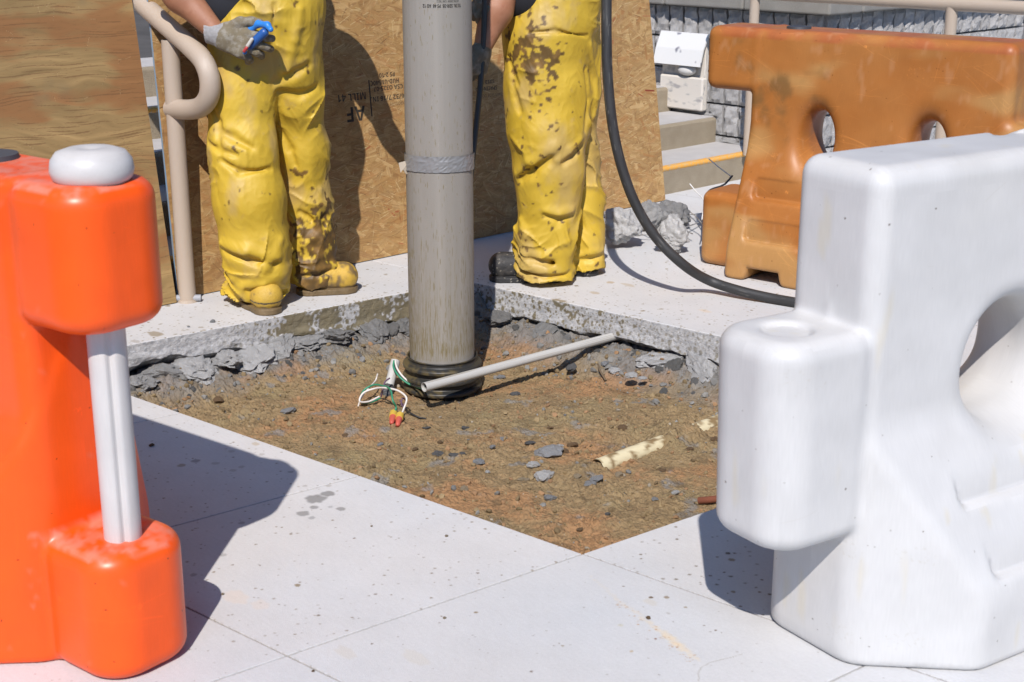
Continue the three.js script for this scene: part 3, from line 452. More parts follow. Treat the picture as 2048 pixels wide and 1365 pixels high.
{
  const white = phys({ color: lin(0.63, 0.605, 0.58), roughness: 0.42, map: scuffTex(51, 30, [0.88, 0.86, 0.84], 4, 10) });
  // the pin: a three-fluted rod through both lugs and a mushroom head
  const rod = new THREE.Shape(); for (let k = 0; k <= 72; k++) { const a = k / 72 * 2 * Math.PI, r = 0.0385 - 0.0075 * Math.pow(Math.max(0, Math.cos(a * 3)), 6); k ? rod.lineTo(Math.cos(a) * r, Math.sin(a) * r) : rod.moveTo(Math.cos(a) * r, Math.sin(a) * r); }
  const rg = new THREE.ExtrudeGeometry(rod, { depth: 0.98, bevelEnabled: false, curveSegments: 8 }).rotateX(-Math.PI / 2);
  const lx = -0.108;
  const pin = thing('drop_pin', 'white plastic drop pin with a mushroom head through the orange barrier lugs', 'pin', V(orangeEnd.x + Math.sin(-ORANGE_AZ * Math.PI / 180) * 0.108, 0.06, orangeEnd.z + Math.cos(ORANGE_AZ * Math.PI / 180) * 0.108), undefined, 0.9);
  part(pin, 'rod', rg, white);
  const prof = [[0, 0.966], [0.05, 0.966], [0.066, 0.969], [0.076, 0.979], [0.080, 0.995], [0.077, 1.014], [0.066, 1.029], [0.045, 1.036], [0.022, 1.0365], [0.010, 1.032], [0, 1.0315]].map(([x, y]) => new THREE.Vector2(x, y));
  part(pin, 'head', new THREE.LatheGeometry(prof, 48), white);
  part(orange, 'fill_cap', new THREE.CylinderGeometry(0.062, 0.065, 0.012, 32).translate(0.26, 1.039, 0.01), std({ color: lin(0.06, 0.06, 0.065), roughness: 0.5 }));
}
// --- right: white, one middle lug
const white = barrier('barrier', 'white plastic barrier with a single middle lug in the right foreground', 57, V(0.640, 0, -2.826),
  { L: 1.85, shallow: 0.045, lug: 0.228, near: [[0.295, 0.735]], far: [[0.75, 1.06], [0, 0.29]], holes: [[0.445, 0.60, 0.128, 0.028], [1.2, 0.60, 0.128, 0.028]], steps: [[0.345, 0.425, 0.22, 0.75], [0.20, 0.28, 0.26, 0.75]], dish: [[-0.11, 0.735, 0.046, 0.008], [0.62, 1.06, 0.10, 0.012]], draft: 0.03, tip: 0.085, stepIn: 0.2 }, 0.0115, whiteMat,
  (x, y, z) => { const m = fbm(x * 3, y * 3, z * 3, 3), s = n3(x * 30, y * 5, z * 30) + fbm(x * 9, y * 4, z * 9, 2); let c = mix3([0.648, 0.638, 0.618], [0.625, 0.612, 0.585], sst(0, 0.5, m)); return mix3(c, [0.66, 0.60, 0.46], 0.5 * sst(0.62, 0.85, s)); }, 1.85);
// --- behind: faded brown-orange
const brown = barrier('barrier', 'faded scratched brown orange plastic barrier standing by the block wall', 129, V(1.08, 0, -6.25),
  { L: 1.12, H: 1.04, ch: 0, bw: 0.28, y0: 0.12, y1: 0.56, hw: 0.132, near: [[0.775, 1.04], [0.0, 0.33]], far: [[0.36, 0.74]], lug: 0.222, holes: [[0.315, 0.61, 0.066, 0.022], [0.795, 0.61, 0.066, 0.022]], tall: 0.62, steps: [[0.34, 0.42, 0.08, 1.04], [0.17, 0.25, 0.08, 1.04]], notches: [[0.10, 0.27, 0.055], [0.85, 1.02, 0.055]], tip: 0.05, stepIn: 0.2 }, 0.0105, brownMat,
  (x, y, z) => {
    const a = fbm(x * 3.2, y * 3.2, z * 3.2, 4), b = fbm(x * 7 + 4, y * 7, z * 7, 4), s = n3(x * 40, y * 14, z * 40);
    let c = mix3([0.66, 0.222, 0.040], [0.80, 0.335, 0.09], 0.5 + a);
    c = mix3(c, [0.86, 0.50, 0.18], 0.7 * sst(0.05, 0.4, fbm(x * 2.2, y * 5, z * 2 + 9, 3) + 0.35 * sst(0.3, 0.0, y) ));
    c = mix3(c, [0.70, 0.18, 0.06], 0.7 * (y > 1.0 ? 1 : 0) * sst(-0.3, 0.2, b));
    c = mix3(c, [0.30, 0.17, 0.06], 0.7 * sst(0.10, 0.45, b - 1.1 * Math.hypot((x - 0.16) * 1.5, (y - 0.80) * 1.7) + 0.42));
    return mix3(c, [1.1, 0.62, 0.33], 0.22 * sst(0.35, 0.7, s + b));
  }, 1.12);
part(brown, 'fill_cap', new THREE.CylinderGeometry(0.05, 0.052, 0.01, 28).translate(0.16, 1.044, 0.02), std({ color: lin(0.05, 0.05, 0.055), roughness: 0.5 }));
console.log('barriers ready');
// ================================================================ steps, block wall, rails, boards behind the pit
const SD = heading(46.6), SB = heading(-43.4), S0 = V(-1.361, 0, -5.651).addScaledVector(SB, 0.09);   // along the steps; up the steps; foot of the steps
const fr = (s, w, y) => V(S0.x + SD.x * s + SB.x * w, y, S0.z + SD.z * s + SB.z * w);
const STEP_TURN = (90 - 46.6) * Math.PI / 180;                         // local x along the steps; local -z up the steps
const rough1 = roughGrain.tex({ srgb: false, repeat: [5, 5] });
function tintMap(n, fn) { return new Paint(n, n).fill(fn).tex(); }
{
  const N = 512, map = tintMap(N, (x, y) => { const g = 0.565 + 0.07 * fbm(x / 60, y / 60, 3, 4) + 0.08 * n3(x / 2.2, y / 2.2, 9); return [g + 0.05, g, g - 0.085]; });
  const mat = std({ map, roughness: 0.92, bumpMap: rough1, bumpScale: 0.004 });
  const treadMat = std({ map: tintMap(N, (x, y) => { const g = 0.70 + 0.04 * fbm(x / 60, y / 60, 13, 4) + 0.03 * n3(x / 2.2, y / 2.2, 19); return [g + 0.012, g, g - 0.012]; }), roughness: 0.9, bumpMap: rough1, bumpScale: 0.002 });
  const yellowMap = tintMap(256, (x, y) => { const w = fbm(x / 18, y / 18, 44, 4) + 0.4 * n3(x / 3, y / 3, 8); return mix3([0.86, 0.62, 0.26], [0.70, 0.65, 0.56], sst(-0.05, 0.35, w)); });
  const yellow = std({ map: yellowMap, roughness: 0.8 });
  const steps = thing('concrete_steps', 'tan concrete steps with worn yellow nosings behind the leaning boards', 'steps', fr(0, 0, 0), undefined, STEP_TURN);
  const boxUV = (g, k = 1.2) => { const p = g.attributes.position, n = g.attributes.normal, uv = g.attributes.uv; for (let i = 0; i < p.count; i++) { const a = Math.abs(n.getX(i)), b = Math.abs(n.getY(i)), c = Math.abs(n.getZ(i)); a > b && a > c ? uv.setXY(i, p.getZ(i) * k, p.getY(i) * k) : b > c ? uv.setXY(i, p.getX(i) * k, p.getZ(i) * k) : uv.setXY(i, p.getX(i) * k, p.getY(i) * k); } return g; };
  const X0 = -3.2, X1 = 4.00, RISE = 0.15, GO = 0.36;
  for (let k = 0; k < 5; k++) {
    const h = RISE * (k + 1), w0 = GO * k, dep = GO * 1.15;
    const s = part(steps, 'step', boxUV(new RoundedBoxGeometry(X1 - X0, RISE * (k ? 1.2 : 1.0) + 0.02, dep, 4, 0.018).translate((X0 + X1) / 2, h - (RISE * (k ? 1.2 : 1.0) + 0.02) / 2, -w0 - dep / 2)), mat);
    part(s, 'tread', boxUV(new RoundedBoxGeometry(X1 - X0 - 0.004, 0.006, dep - 0.05, 1, 0.002).translate((X0 + X1) / 2, h + 0.001, -w0 - 0.028 - (dep - 0.05) / 2)), treadMat);
    if (k === 0 || k === 3) part(s, 'yellow_nosing', boxUV(new RoundedBoxGeometry(X1 - X0 - 0.03, 0.030, 0.050, 4, 0.0145).translate((X0 + X1) / 2, h - 0.0105, -w0 - 0.0215), 3), yellow);
  }
  // fluted split-face block wall at the right end of the steps: face A along the steps' side, face B towards the right
  const wall = thing('block_wall', 'grey split-face concrete block wall with a smooth cap at upper right', 'wall', fr(4.03, -0.35, 0), undefined, STEP_TURN);
  // local: origin at the outer corner; face A runs along -z (up the steps) at x = 0, looking to -x; face B runs along +x at z = 0, looking to +z
  const bm = [0.44, 0.40, 0.36].map((g, i) => std({ map: tintMap(256, (x, y) => { const v = [0.79, 0.76, 0.73][i] + 0.07 * fbm(x / 30, y / 30, 60 + i, 3) + 0.07 * n3(x / 2, y / 2, 5); return [v + 0.006, v, v - 0.008]; }), roughness: 0.95, bumpMap: roughGrain.tex({ srgb: false, repeat: [1.5, 1.5] }), bumpScale: 0.008 }));
  const mortar = std({ color: lin(0.20, 0.195, 0.19), roughness: 1, bumpMap: rough1, bumpScale: 0.004 });
  part(wall, 'core', new THREE.BoxGeometry(3.0, 0.93, 3.4).translate(0.045 + 1.5, 0.465, -0.045 - 1.7), mortar);
  const BWd = 0.112, BH = 0.188, blockGeos = [0, 1, 2, 3, 4].map(sd => {
    const g = new THREE.BoxGeometry(BWd - 0.013, BH - 0.012, 0.06, 5, 8, 1), p = g.attributes.position;
    for (let i = 0; i < p.count; i++) if (p.getZ(i) > 0) { const ex = Math.abs(p.getX(i)) / (BWd / 2 - 0.0065), ey = Math.abs(p.getY(i)) / (BH / 2 - 0.006), rim = (ex > 0.99 || ey > 0.99) ? 0.012 : 0; p.setZ(i, p.getZ(i) - rim + 0.03 * fbm(p.getX(i) * 22 + sd * 9, p.getY(i) * 22, sd, 3) + 0.005 * n3(p.getX(i) * 90, p.getY(i) * 90, sd)); }
    const h = g.toNonIndexed(); h.computeVertexNormals(); return h;
  });
  for (let row = 0; row < 5; row++) {
    for (let c = 0; c < 18; c++) { const b = part(wall, 'block', blockGeos[(row * 3 + c * 2) % 5], bm[(row + c * 7) % 3]); b.rotation.y = -Math.PI / 2; b.position.set(0.02, BH * (row + 0.5), -0.02 - BWd * (c + 0.5)); }
    for (let c = 0; c < 20; c++) { const b = part(wall, 'block', blockGeos[(row * 2 + c) % 5], bm[(row * 5 + c) % 3]); b.position.set(0.02 + BWd * (c + 0.5), BH * (row + 0.5), -0.02); }
  }
  const capMap = tintMap(256, (x, y) => { const v = 0.51 + 0.05 * fbm(x / 50, y / 50, 70, 4) + 0.03 * n3(x / 2, y / 2, 5); return [v + 0.02, v + 0.01, v - 0.015]; });
  const capMat = std({ map: capMap, roughness: 0.9, bumpMap: rough1, bumpScale: 0.002 });
  for (let k = 0; k < 5; k++) part(wall, 'cap_stone', boxUV(new RoundedBoxGeometry(0.32, 0.11, 0.594, 3, 0.014).translate(0.08, 0.998, 0.08 - 0.297 - k * 0.6 - 0.003)), capMat);
  for (let k = 0; k < 4; k++) part(wall, 'cap_stone', boxUV(new RoundedBoxGeometry(0.594, 0.11, 0.32, 3, 0.014).translate(0.245 + 0.297 + k * 0.6, 0.999, -0.08)), capMat);
  const lime = std({ color: lin(0.55, 0.54, 0.52), roughness: 1, bumpMap: rough1, bumpScale: 0.008 });
  for (const [w, y] of [[0.02, 0.155], [0.38, 0.305], [0.74, 0.455]]) part(wall, 'mortar_bead', tube([0, 1, 2, 3, 4, 5, 6].map(i => V(-0.012 + rr(-0.006, 0.006), y + rr(-0.004, 0.008), -0.35 - w - i * 0.055)), 0.012, 24, 6), lime);

  // vent hood on face A
  const n = SD.clone().negate(), pw = fr(4.03, 0, 0);
  const a = onPlane(1340, 100, pw, n), zA = -(a.clone().sub(fr(4.03, -0.35, 0)).dot(SB));
  const vent = thing('vent_hood', 'white sheet metal vent hood with a sloping flap on the block wall', 'vent', fr(4.03, 0, 0).addScaledVector(SB, a.clone().sub(fr(4.03, 0, 0)).dot(SB)), undefined, STEP_TURN);
  const vm = std({ map: tintMap(256, (x, y) => { const w = fbm(x / 60, y / 60, 91, 4); return mix3([0.84, 0.84, 0.83], [0.50, 0.50, 0.53], sst(0.24, 0.28, w)); }), roughness: 0.5 });
  const vm2 = std({ map: tintMap(256, (x, y) => { const w = fbm(x / 90, y / 70, 95, 5); return mix3([0.80, 0.78, 0.74], [0.62, 0.61, 0.60], sst(0.05, 0.3, w)); }), roughness: 0.8 });
  // local: x = away from the wall is -x, z: +z towards the camera along the wall
  const yT = a.y + 0.115, W = 0.34;
  part(vent, 'back_plate', new RoundedBoxGeometry(0.03, 0.44, W, 2, 0.006).translate(-0.03, yT - 0.23, W / 2 - 0.02), vm2);
  part(vent, 'lower_box', new RoundedBoxGeometry(0.05, 0.20, W, 2, 0.012).translate(-0.05, yT - 0.355, W / 2 - 0.012), vm2);
  const fl = new THREE.Shape([[0, 0], [0.03, 0.004], [0.075, -0.09], [0.10, -0.185], [0.092, -0.187], [0.066, -0.092], [0.022, -0.006], [0, -0.008]].reverse().map(p => new THREE.Vector2(-p[0], p[1])));
  part(vent, 'flap', new THREE.ExtrudeGeometry(fl, { depth: W + 0.03, bevelEnabled: false }).translate(-0.015, yT, -0.035), new THREE.MeshStandardMaterial({ map: vm.map, roughness: 0.5, side: THREE.DoubleSide }));
  part(vent, 'damper', new THREE.SphereGeometry(0.045, 20, 14).scale(0.8, 0.75, 1.5).translate(-0.07, yT - 0.215, 0.2), std({ color: lin(0.6, 0.59, 0.56), roughness: 0.6 }));
}
// ---- handrails: tan painted tube
const railMat = phys({ color: lin(0.45, 0.37, 0.29), roughness: 0.38, bumpMap: fineGrain.tex({ srgb: false, repeat: [3, 3] }), bumpScale: 0.0006 });
{
  const P0 = gp(375, 603), nrm = SD.clone(), pp = (u, v) => onPlane(u, v, P0, nrm);
  const r = 0.036, rail = thing('handrail', 'tan painted tubular handrail with a looped end beside the yellow overalls', 'handrail', P0.clone());
  const top = pp(331, 78);
  part(rail, 'post', tube([V(P0.x, -0.005, P0.z), V(P0.x, top.y * 0.5, P0.z), V(P0.x, top.y, P0.z)], r * 0.95, 6, 24), railMat, P0);
  const path = [pp(140, -125), pp(235, -35), pp(300, 22), pp(345, 62), pp(382, 95), pp(408, 125), pp(419, 158), pp(418, 190), pp(404, 212), pp(384, 219), pp(362, 219), pp(343, 217)];
  part(rail, 'top_rail', tube(path, r * 1.08, 110, 24), railMat, P0);
  part(rail, 'weld_collar', new THREE.TorusGeometry(r * 1.04, 0.006, 8, 28).rotateY(Math.PI / 2 - (46.6 - 90) * Math.PI / 180 * 0).translate(pp(352, 218).x, pp(352, 218).y, pp(352, 218).z), railMat, P0);
  part(rail, 'base_flange', new THREE.CylinderGeometry(r * 1.08, r * 1.16, 0.012, 24).translate(P0.x, 0.006, P0.z), railMat, P0);
  const q = V(1.353, 0.15, -8.27), rail2 = thing('handrail', 'tan tubular handrail on two posts behind the brown barrier', 'handrail', q.clone());
  const e = SB.clone().negate(), tp = 1.05;
  part(rail2, 'top_rail', tube([-0.3, 0, 0.6, 1.22, 1.8].map(k => V(q.x + e.x * k, tp + 0.005, q.z + e.z * k)), 0.033, 40, 18), railMat, q);
  part(rail2, 'post', new THREE.CylinderGeometry(0.028, 0.028, tp - 0.15, 18).translate(q.x, 0.15 + (tp - 0.15) / 2, q.z), railMat, q);
  part(rail2, 'post', new THREE.CylinderGeometry(0.030, 0.030, tp, 18).translate(q.x + e.x * 1.22, tp / 2, q.z + e.z * 1.22), railMat, q);
}
// ---- leaning boards
function leaning(name, label, from, az, width, height, lean, thick, mat, edgeMat) {
  const g = thing(name, label, 'board', from.clone(), undefined, (90 - az) * Math.PI / 180);
  const geo = new THREE.BoxGeometry(width, height, thick, 40, 20, 1).translate(width / 2, height / 2, -thick / 2), p = geo.attributes.position;
  for (let i = 0; i < p.count; i++) p.setZ(i, p.getZ(i) + 0.006 * Math.sin(p.getX(i) * 2.1 + 0.5) * Math.sin(p.getY(i) * 2.2));
  for (let i = 0; i < p.count; i++) { const k = Array.isArray(lean) ? lerp(lean[0], lean[1], p.getX(i) / width) : lean, y = p.getY(i), z = p.getZ(i); p.setY(i, y * Math.cos(k) + z * Math.sin(k) + 0.004); p.setZ(i, z * Math.cos(k) - y * Math.sin(k)); } geo.computeVertexNormals();
  const m = new THREE.Mesh(geo, [edgeMat, edgeMat, edgeMat, edgeMat, mat, mat]); m.name = 'sheet'; g.add(m);
  return g;
}
{
  // OSB: pressed wood strands, printed upside down
  const osb = canvasTex(2048, 1024, (c, w, h) => {
    c.fillStyle = '#a4814f'; c.fillRect(0, 0, w, h);
    const tone = ['#a58150', '#b08c59', '#b4925f', '#9b7748', '#936f42', '#ab8450', '#bb9a67', '#a17d4d', '#c0a06e', '#967248', '#a68556', '#a87c4b', '#9f6f3e'];
    for (let k = 0; k < 15000; k++) {
      const x = rr(0, w), y = rr(0, h), l = rr(12, 70), b = rr(3, 17), a = (rnd() < 0.62 ? rr(-0.5, 0.5) : rr(0, 3.14));
      c.save(); c.translate(x, y); c.rotate(a); c.globalAlpha = rr(0.3, 0.75); c.fillStyle = tone[Math.floor(rnd() * tone.length)];
      c.beginPath(); c.moveTo(-l / 2, -b / 2 + rr(-3, 3)); c.lineTo(l / 2, -b / 2 + rr(-4, 4)); c.lineTo(l / 2 + rr(-8, 8), b / 2); c.lineTo(-l / 2 + rr(-8, 8), b / 2 + rr(-3, 3)); c.fill();
      c.globalAlpha = 0.28; c.strokeStyle = rnd() < 0.5 ? '#5d4122' : '#d6b682'; c.lineWidth = 0.8; for (let q = 0; q < 3; q++) { const yy = rr(-b / 2, b / 2); c.beginPath(); c.moveTo(-l / 2, yy); c.lineTo(l / 2, yy + rr(-2, 2)); c.stroke(); }
      if (rnd() < 0.16) { c.globalAlpha = 0.75; c.strokeStyle = '#e2cd9d'; c.lineWidth = 1.1; c.beginPath(); c.moveTo(-l / 2.4, -b / 2); c.lineTo(l / 2.4, -b / 2 + rr(-2, 2)); c.stroke(); }
      if (rnd() < 0.05) { c.globalAlpha = 0.6; c.strokeStyle = '#3c2812'; c.lineWidth = 1.3; c.beginPath(); c.moveTo(-l / 3, b / 2); c.lineTo(l / 3, b / 2); c.stroke(); }
      if (rnd() < 0.006) { c.globalAlpha = 0.55; c.fillStyle = '#8a3a22'; c.fillRect(-l / 3, -b / 5, l * 0.6, b / 3); }
      c.restore();
    }
    c.globalAlpha = 0.9; c.fillStyle = '#7a2a1c'; c.save(); c.translate(2025, 610); c.rotate(0.12); c.fillRect(-40, -3, 50, 5); c.restore();
    // the mill's stamp, upside down
    const stamp = (t, x, y, size, a = 0.8, weight = 'bold') => { c.save(); c.translate(x, y); c.rotate(Math.PI); c.globalAlpha = a; c.fillStyle = '#23201c'; c.font = `${weight} ${size}px sans-serif`; c.textBaseline = 'middle'; c.fillText(t, 0, 0); c.restore(); };
    const ox = 640, oy = 455;
    stamp('PS 2-10', ox + 190, oy + 0, 19); stamp('HUD-UM-40C', ox + 205, oy + 21, 19); stamp('CSA O325-07', ox + 218, oy + 40, 20); stamp('16/32 7/16 IN.', ox + 232, oy + 70, 22); stamp('EXPOSURE 1', ox + 225, oy + 92, 14, 0.6, 'normal');
    stamp('INCH', ox + 292, oy + 60, 19); stamp('OTTA GB', ox + 300, oy + 82, 15);
    stamp('MILL 41', ox + 70, oy + 55, 30); stamp('AF', ox + 60, oy + 108, 62, 0.9); c.globalAlpha = 0.8; c.fillStyle = '#1c1a18'; c.fillRect(ox + 82, oy + 10, 5, 112);
    const o2 = 1150, p2 = 520; stamp('SIZED FOR', o2 + 100, p2 - 10, 16, 0.7); stamp('SPACING 10', o2 + 110, p2 + 12, 17, 0.7); stamp('THIS SIDE DOWN', o2 + 130, p2 + 36, 15, 0.65, 'normal');
    stamp('3', 1816, 390, 34, 0.75, 'normal');
  });
  const osbMat = std({ map: osb, roughness: 0.78, bumpMap: osb, bumpScale: 0.0025 });
  const osbEdge = std({ map: tintMap(256, (x, y) => { const w = n3(x / 5, y / 5, 33) + fbm(x / 25, y / 25, 4, 3); return mix3([0.40, 0.58, 0.70], [0.62, 0.50, 0.36], sst(0.0, 0.3, w)); }), roughness: 0.9 });
  const L = gp(357, 600), R = gp(1331, 402), az = Math.atan2(R.x - L.x, -(R.z - L.z)) * 180 / Math.PI;
  leaning('strand_board', 'large stamped strand board leaning on the steps behind both workers', L, az, L.distanceTo(R), 1.45, [0.065, 0.150], 0.012, osbMat, osbEdge);
  // old plywood with horizontal grain
  const ply = new Paint(1024, 1024).fill((x, y) => {
    const X = x / 1024 * 1.6, Y = y / 1024 * 1.5, warp = fbm(X * 2.2, Y * 5, 3, 3), g = fbm(X * 3, Y * 42 + warp * 5, 7, 4), line = n3(X * 5, Y * 170 + warp * 6, 11), pore = n3(X * 30, Y * 420, 13);
    const patch = sst(0.0, 0.3, fbm(X * 2.2, Y * 5, 17, 4) + 0.25 * g);
    let c = mix3([0.49, 0.40, 0.25], [0.68, 0.565, 0.375], 0.5 + 0.9 * g); c = mix3(c, [0.53, 0.34, 0.19], 0.65 * patch); if (line > 0.36) c = mix3(c, [0.40, 0.28, 0.17], 0.5); if (pore > 0.5) c = mix3(c, [0.42, 0.31, 0.2], 0.35);
    return mix3(c, [0.42, 0.38, 0.30], 0.4 * sst(0.2, 0.5, fbm(X * 4, Y * 4, 23, 4)));
  });
  for (let k = 0; k < 200; k++) { let x = rr(0, 1024), y = rr(0, 1024), a = rr(0, 6.3), l = rr(6, 50); for (let q = 0; q < l; q++) { x += Math.cos(a); y += Math.sin(a); a += rr(-0.12, 0.12); ply.blob(x, y, 0.9, 0.9, rnd() < 0.6 ? [0.80, 0.70, 0.52] : [0.30, 0.22, 0.14], 0.4, 0.5, 0); } }
  for (const [x, y] of [[700, 320], [260, 610]]) for (let k = 5; k > 0; k--) ply.blob(x, y, 9 * k, 4 * k, k % 2 ? [0.45, 0.30, 0.18] : [0.55, 0.40, 0.25], 0.5, 0.5, 0.2);
  const plyMap = ply.tex(), plyMat = std({ map: plyMap, roughness: 0.85, bumpMap: plyMap, bumpScale: 0.002 });
  const plyEdge = std({ color: lin(0.36, 0.25, 0.14), roughness: 0.95 });
  const q = gp(353, 607), f = q.clone().addScaledVector(heading(47), -1.6);
  leaning('plywood_sheet', 'weathered plywood sheet leaning behind the bright orange barrier', f, 47, 1.6, 1.5, 0.15, 0.018, plyMat, plyEdge);
}
{ const a = gp(338, 597, 0.016), b = gp(402, 596, 0.016); single('pipe_offcut', tube([a, a.clone().lerp(b, 0.5), b], 0.014, 12, 12), std({ color: lin(0.30, 0.31, 0.33), roughness: 0.6 }), 'short grey pipe lying on the slab behind the handrail post', 'pipe'); }
// ---- rubble, reinforcing wire and a black wire on the slab behind the hose
{
  const con = (sd) => std({ map: tintMap(256, (x, y) => { const g = 0.74 + 0.1 * fbm(x / 30, y / 30, sd, 4) + 0.07 * n3(x / 2.5, y / 2.5, sd); return [g, g - 0.003, g - 0.012]; }), roughness: 0.95, bumpMap: rockBump, bumpScale: 0.006 });
  [[1243, 425, 39, 36, 3.4, 'left whitish broken concrete chunk behind the black hose', 1], [1306, 408, 30, 30, 7.7, 'upper grey broken concrete chunk between two paler ones', 0], [1345, 440, 35, 31, 11.9, 'right whitish broken concrete chunk beside the faded barrier', 1], [1340, 415, 42, 30, 15.2, 'dark grey broken concrete chunk at the back of the heap', 2]].forEach(([u, v, w, h, sd, label, tone], i) => {
    const z = [-6.6, -6.95, -6.5, -7.0][i], k = mPerPx(z), p = at(u, v, z), g = rockGeo(sd, 13, 0.5, 0.92, false, 0.13);
    const m = single('concrete_chunk', g, con(sd), label, 'rubble', 'broken concrete heap by the hose'); if (tone === 2) m.material.color.setRGB(0.42, 0.42, 0.42); else if (tone === 0) m.material.color.setRGB(0.7, 0.7, 0.7);
    m.scale.set(w * k * 1.12, h * k * 1.15, w * k); m.position.set(p.x, Math.max(h * k * 0.82, p.y * 0.6), p.z); m.rotation.set(0.3 * i, 1.3 * i, 0.2 * i);
  });
  const wm = std({ color: lin(0.42, 0.41, 0.39), roughness: 0.5, metalness: 0.4 });
  const wires = [[[1225, 455], [1270, 447], [1320, 437], [1405, 427]], [[1235, 462], [1290, 470], [1345, 462], [1412, 440]], [[1262, 440], [1270, 452], [1300, 462]], [[1310, 425], [1352, 452], [1385, 468]], [[1350, 405], [1388, 430], [1408, 452]]];
  wires.forEach((w, i) => single('reinforcing_wire', tube(w.map(([u, v], j) => gp(u, v, [0.012, 0.03, 0.045, 0.02][j % 4])), 0.0032, 24, 6), wm, ['long straight rusty mesh wire lying across the concrete rubble', 'lower bent mesh wire lying in front of the rubble', 'short hooked mesh wire beside the left chunk', 'mesh wire sticking out between the pale chunks', 'short mesh wire beside the faded barrier foot'][i], 'wire', 'steel mesh wires by the rubble'));
  const wl = std({ color: lin(0.7, 0.7, 0.68), roughness: 0.5 });
  single('reinforcing_wire', tube([at(1418, 318, -6.9), at(1437, 334, -6.85), at(1462, 353, -6.8)], 0.003, 10, 6), wl, 'pale stiff wire rising in front of the yellow step nosing', 'wire', 'steel mesh wires by the rubble');
  single('reinforcing_wire', tube([at(1380, 368, -6.75), at(1393, 384, -6.7), at(1408, 402, -6.6), at(1404, 440, -6.5)], 0.003, 12, 6), wl, 'pale stiff wire rising beside the barrier lower lug', 'wire', 'steel mesh wires by the rubble');
  single('electrical_cable', tube([at(1465, 352, -6.75), at(1448, 370, -6.7), at(1425, 378, -6.65), at(1416, 385, -6.6), at(1412, 410, -6.5), gp(1404, 440, 0.01)], 0.0048, 30, 8), std({ color: lin(0.03, 0.03, 0.035), roughness: 0.5 }), 'thin black cable curling over the brown barrier lower lug', 'cable');
}
console.log('background ready');
